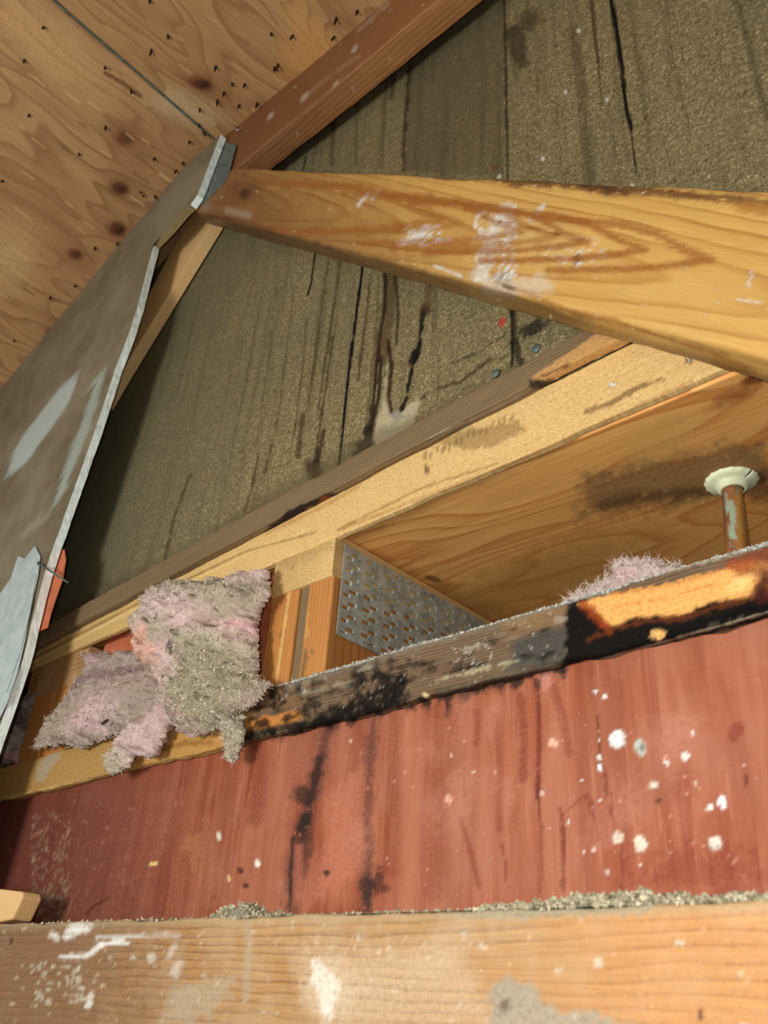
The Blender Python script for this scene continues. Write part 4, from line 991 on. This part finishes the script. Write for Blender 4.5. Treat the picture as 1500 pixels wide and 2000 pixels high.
# ---------------------------------------------------------------- insulation
def insul_mat():
    n = N('pink_fibreglass', .95, .1); g = n.attr('gc')
    f = n.noise(n.mul(g, (1, 1, 1)), 55., 6., .7, 1.2); f2 = n.noise(n.mul(g, (220, 60, 220)), 1., 4., .7)
    col = n.ramp(f, [(.3, (150, 128, 114)), (.46, (192, 164, 152)), (.62, (224, 196, 186))])
    col, al = n.paint(col, g, 150, 1.)
    col = n.mix(1., col, n.ramp(f2, [(.3, .82), (.7, 1.)]), 'MULTIPLY')
    n.b.inputs['Subsurface Weight'].default_value = 0
    return n.finish(col, n.math('ADD', f, f2), .8, .003)
M_ins = insul_mat()
M_fib = plain('pale_fibres', (232, 216, 204), .95, (190, 172, 152), 80)
M_fibd = plain('straw_chips', (240, 234, 200), .9, (96, 84, 54), 140)
def tuft(name, outline, Y, bulge, painter, parent=None, seed=0, cell=2.6, fold=.012, chips=(0, None), fibres=400, back=.03):
    xs = [p[0] for p in outline]; ys = [p[1] for p in outline]
    gx = np.arange(min(xs)-14, max(xs)+14, cell); gy = np.arange(min(ys)-14, max(ys)+14, cell)
    U, V_ = np.meshgrid(gx, gy, indexing='ij'); U = U.ravel(); V_ = V_.ravel()
    d = np.stack([U-750, 1000-V_, 0*U+F], 1) @ R3.T
    co = d*(Y/d[:, 1])[:, None]; co[:, 2] += ZC
    p = Paint(co); p.u, p.v = U, V_; p.n = fbm(U/14, V_/14, 3+seed); p.n2 = fbm(U/5, V_/5, 9+seed)
    dl = p.dline(list(outline)+[outline[0]]); ins = p.inside(outline); sd = np.where(ins, dl, -dl)+p.n*7+p.n2*5
    X, Z = co[:, 0], co[:, 2]
    h = bulge*(1-np.exp(-np.maximum(sd, 0)/22))+fold*(fbm(X*16+fbm(X*9, Z*9, seed+1)*1.2, Z*22, seed+2, 5))*sst(0, 20, sd)+.010*(1-2*abs(fbm(X*38+5, Z*44, seed+4, 4)))*sst(0, 18, sd)+.005*fbm(X*100, Z*100, seed+6, 3)*sst(0, 8, sd)
    co2 = co.copy(); co2[:, 1] -= np.maximum(h, 0)
    # slide sideways so that the lump keeps its outline from the front
    nx, ny = len(gx), len(gy); q = gridq(nx, ny); keep = sd > 0
    q = q[keep[q].all(1)]
    used = np.unique(q); rm = np.full(len(co), -1); rm[used] = np.arange(len(used)); qq = rm[q]
    fr = co2[used]; bk_ = co[used].copy(); bk_[:, 1] += back*sst(0, 25, sd[used])
    gcn = fr.copy(); P_ = Paint(fr); P_.u, P_.v, P_.n, P_.n2 = U[used], V_[used], p.n[used], p.n2[used]
    if painter: painter(P_)
    nv = len(fr); allc = np.vstack([fr, bk_])
    # boundary edges -> side walls
    e = np.concatenate([qq[:, [0, 1]], qq[:, [1, 2]], qq[:, [2, 3]], qq[:, [3, 0]]]); key = {}
    for a_, b_ in e.tolist():
        if (b_, a_) in key: del key[(b_, a_)]
        else: key[(a_, b_)] = 1
    side = np.array([(b_, a_, a_+nv, b_+nv) for a_, b_ in key], dtype=int).reshape(-1, 4)
    quads = np.vstack([qq, qq[:, ::-1]+nv, side])[:, ::-1]
    me = mesh_np(name, allc, quads)
    pp = Paint.__new__(Paint); pp.col = np.vstack([P_.col, P_.col]); pp.a = np.concatenate([P_.a, P_.a])
    attrs(me, np.vstack([gcn, gcn]), pp); o = link(name, me, M_ins, parent)
    g = np.random.default_rng(seed+100)
    def strands(nm, cnt, ln, wd, mat, region=None, rimfrac=.35):
        V = []; Fq = []; cand = np.arange(nv)
        if region is not None:
            pr = Paint.__new__(Paint); pr.u, pr.v = P_.u, P_.v; m = np.zeros(nv, bool)
            for poly in region: m |= pr.inside(poly)
            cand = np.nonzero(m)[0]
        if not len(cand): return None
        rim = np.nonzero(sd[used] < 10)[0]
        for i in range(cnt):
            k = g.choice(rim) if (region is None and g.random() < rimfrac and len(rim)) else g.choice(cand)
            c = fr[k]; a_ = g.normal(0, 1, 3); a_[1] = -abs(a_[1])*.7; a_ /= np.linalg.norm(a_); l = g.uniform(*ln)
            s_ = np.cross(a_, g.normal(0, 1, 3)); s_ /= np.linalg.norm(s_); s_ *= wd*g.uniform(.6, 1.4); b = len(V)
            bend = g.normal(0, .25, 3)*l
            c = c-a_*l*.3
            V += [c-s_, c+s_, c+a_*l*.5+bend*.6+s_, c+a_*l*.5+bend*.6-s_, c+a_*l+bend*.2]
            Fq += [(b, b+1, b+2, b+3), (b+3, b+2, b+4)]
        m_ = bpy.data.meshes.new(nm); m_.from_pydata([tuple(map(float, v)) for v in V], [], Fq); s2 = link(nm, m_, mat, o, smooth=False); s2['kind'] = 'stuff'
    strands('loose_fibres', fibres, (.008, .024), .00035, M_fib)
    if chips[0]: strands('straw_chips', chips[0], (.002, .007), .0009, M_fibd, chips[1])
    return o
pk = (250, 206, 204); gr = (146, 132, 104); dkk = (120, 108, 86)
def pi_main(p):
    p.poly([(270, 1200), (330, 1130), (420, 1132), (530, 1150), (520, 1330), (500, 1380), (430, 1480), (360, 1400), (400, 1300), (300, 1250)], (190, 178, 148), .7, 26, 22)
    p.blob(350, 1180, 70, 40, (224, 198, 188), .8, -20, .6, .7)
    p.blob(395, 1215, 50, 26, (240, 202, 198), .8, 25, .8, .6); p.blob(500, 1120+5, 30, 22, (240, 208, 200), .8, -30, .6, .5); p.blob(488, 1240, 18, 22, (246, 190, 194), .9, 30, .4, .4)
    p.blob(365, 1290, 22, 26, (236, 200, 192), .9, 70, .4, .5)
    p.poly([(380, 1285), (460, 1260), (520, 1340), (500, 1370), (430, 1430), (350, 1420), (370, 1330)], (166, 156, 124), .7, 24, 24)
    p.blob(395, 1150, 70, 14, dkk, .5, 5, .6, .9); p.blob(380, 1282, 8, 14, (70, 50, 36), .8, 0, .5, .6)
    p.blob(302, 1285, 32, 44, (246, 186, 160), .85, 10, .6, .6)
    for i in range(26):
        x, y = rng.uniform(285, 510), rng.uniform(1150, 1430); p.blob(x, y, rng.uniform(8, 24), rng.uniform(5, 14), [(120, 108, 82), (220, 206, 180), (214, 172, 166), (98, 84, 62)][i % 4], .55, rng.uniform(-60, 60), .7, .9)
    p.specks(160, (280, 1130, 520, 1440), (1, 4), (70, 60, 40), .8, seed=71)
    p.specks(200, (280, 1130, 540, 1440), (.8, 2.5), (236, 228, 200), .8, seed=75)
def pi_low(p):
    p.over(1+0*p.u, (168, 152, 134), .75)
    p.line([(150, 1345), (210, 1330), (270, 1318), (300, 1316)], 12, (136, 104, 108), .7, 9, 6)
    p.blob(200, 1395, 62, 32, (230, 194, 190), .8, -25, .6, .6); p.blob(205, 1380, 20, 14, pk, .8, 0, .5)
    p.blob(120, 1420, 60, 24, (178, 162, 136), .7, -30, .6, .7); p.blob(240, 1360, 90, 16, (180, 156, 140), .6, -15, .6, .7); p.blob(180, 1300, 60, 14, (204, 170, 168), .7, -20, .6, .6)
    p.specks(60, (60, 1280, 300, 1460), (1, 3), (60, 50, 36), .6, seed=72)
def pi_strip(p):
    p.over(1+0*p.u, (226, 196, 186), .9); p.blob(232, 1500, 30, 26, (200, 188, 160), .9, 0, .6, .6); p.blob(330, 1360, 30, 60, (200, 168, 158), .6, 30, .6)
    p.specks(30, (215, 1380, 370, 1510), (1, 3), (90, 80, 56), .6, seed=73)
def pi_grey(p):
    p.over(1+0*p.u, (196, 186, 156), .85); p.specks(40, (400, 1380, 500, 1500), (1, 3), (70, 62, 40), .6, seed=74)
def pi_far(p):
    p.over(1+0*p.u, (178, 164, 148), .7); p.line([(0, 1415), (40, 1400), (70, 1425)], 16, (72, 60, 62), .7, 12, 8); p.blob(25, 1490, 32, 16, (214, 168, 158), .95, -10, .5, .4); p.blob(50, 1395, 20, 10, (150, 122, 120), .7)
def batt():
    root = bpy.data.objects.new('insulation_batt', None); C.objects.link(root); root.location = P(380, 1450, .88)
    tag(root, 'torn pink fibreglass insulation spilling from the recess over the beam', 'insulation')
    ps = [tuft('upper_wad', [(275, 1195), (300, 1150), (340, 1132), (430, 1138), (470, 1118), (532, 1112), (530, 1160), (512, 1200), (505, 1250), (505, 1320), (545, 1340), (520, 1350), (500, 1375), (470, 1400), (470, 1430), (450, 1415), (400, 1438), (368, 1440), (350, 1420), (330, 1380), (310, 1330), (280, 1290), (266, 1240)], .862, .050, pi_main, seed=1, fold=.034, back=.014,
               chips=(4200, [[(275, 1195), (340, 1130), (530, 1140), (520, 1180), (330, 1175), (300, 1200), (285, 1280)], [(370, 1285), (450, 1240), (510, 1250), (550, 1340), (500, 1375), (440, 1430), (350, 1430), (380, 1330)]]), fibres=1500),
          tuft('lower_wad', [(160, 1275), (230, 1272), (280, 1270), (320, 1290), (350, 1330), (350, 1390), (290, 1430), (220, 1440), (160, 1465), (120, 1455), (60, 1470), (45, 1480), (70, 1450), (85, 1425), (115, 1380), (150, 1330), (170, 1300)], .868, .034, pi_low, seed=2, fold=.024, back=.012, chips=(900, [[(60, 1400), (200, 1330), (300, 1400), (200, 1460), (60, 1470)]]), fibres=900),
          tuft('dangling_tuft', [(350, 1330), (372, 1340), (366, 1390), (335, 1420), (318, 1450), (310, 1478), (285, 1482), (262, 1478), (248, 1505), (222, 1518), (212, 1500), (220, 1475), (245, 1440), (275, 1405), (310, 1385), (330, 1350)], .86, .045, pi_strip, seed=3, fold=.014, chips=(260, [[(210, 1470), (262, 1470), (250, 1520), (210, 1520)], [(240, 1400), (310, 1360), (320, 1385), (250, 1440)]]), fibres=500),
          tuft('dangling_tuft', [(430, 1400), (480, 1395), (478, 1430), (472, 1460), (468, 1482), (450, 1486), (436, 1478), (444, 1450), (434, 1425)], .868, .028, pi_grey, seed=4, fold=.010, chips=(500, [[(425, 1395), (490, 1395), (480, 1490), (430, 1490)]]), fibres=260)]
    for c in ps: c.parent = root; c.matrix_parent_inverse = Matrix.Translation(-root.location)
    return root
batt()
o = tuft('insulation_wad', [(-60, 1366), (20, 1358), (78, 1352), (82, 1384), (66, 1420), (50, 1450), (36, 1490), (-60, 1515)], .97, .035, pi_far, seed=6, fold=.03, fibres=300, chips=(120, [[(0, 1340), (80, 1340), (40, 1490), (0, 1490)]]))
tag(o, 'grey-pink insulation wad in the bay at the far left', 'insulation')
def pi_r(p): p.over(1+0*p.u, (216, 196, 186), .85); p.blob(1225, 1130, 24, 14, (214, 170, 170), .7)
o = tuft('insulation_wad', [(1095, 1185), (1120, 1160), (1165, 1138), (1195, 1120), (1200, 1094), (1235, 1088), (1270, 1092), (1308, 1105), (1330, 1100), (1330, 1140), (1200, 1175)], .925, .012, pi_r, seed=7, fold=.012, fibres=900)
tag(o, 'thin pale pink insulation tuft lying behind the charred beam', 'insulation')
# dark pellet on the pink wad
o = tube('dropping', [P(199, 1414, .83), P(205, 1410, .826), P(212, 1405, .83)], [.002, .0034, .002], M_drop, n=8); tag(o, 'dark pellet lying on the lower pink insulation', 'dropping')
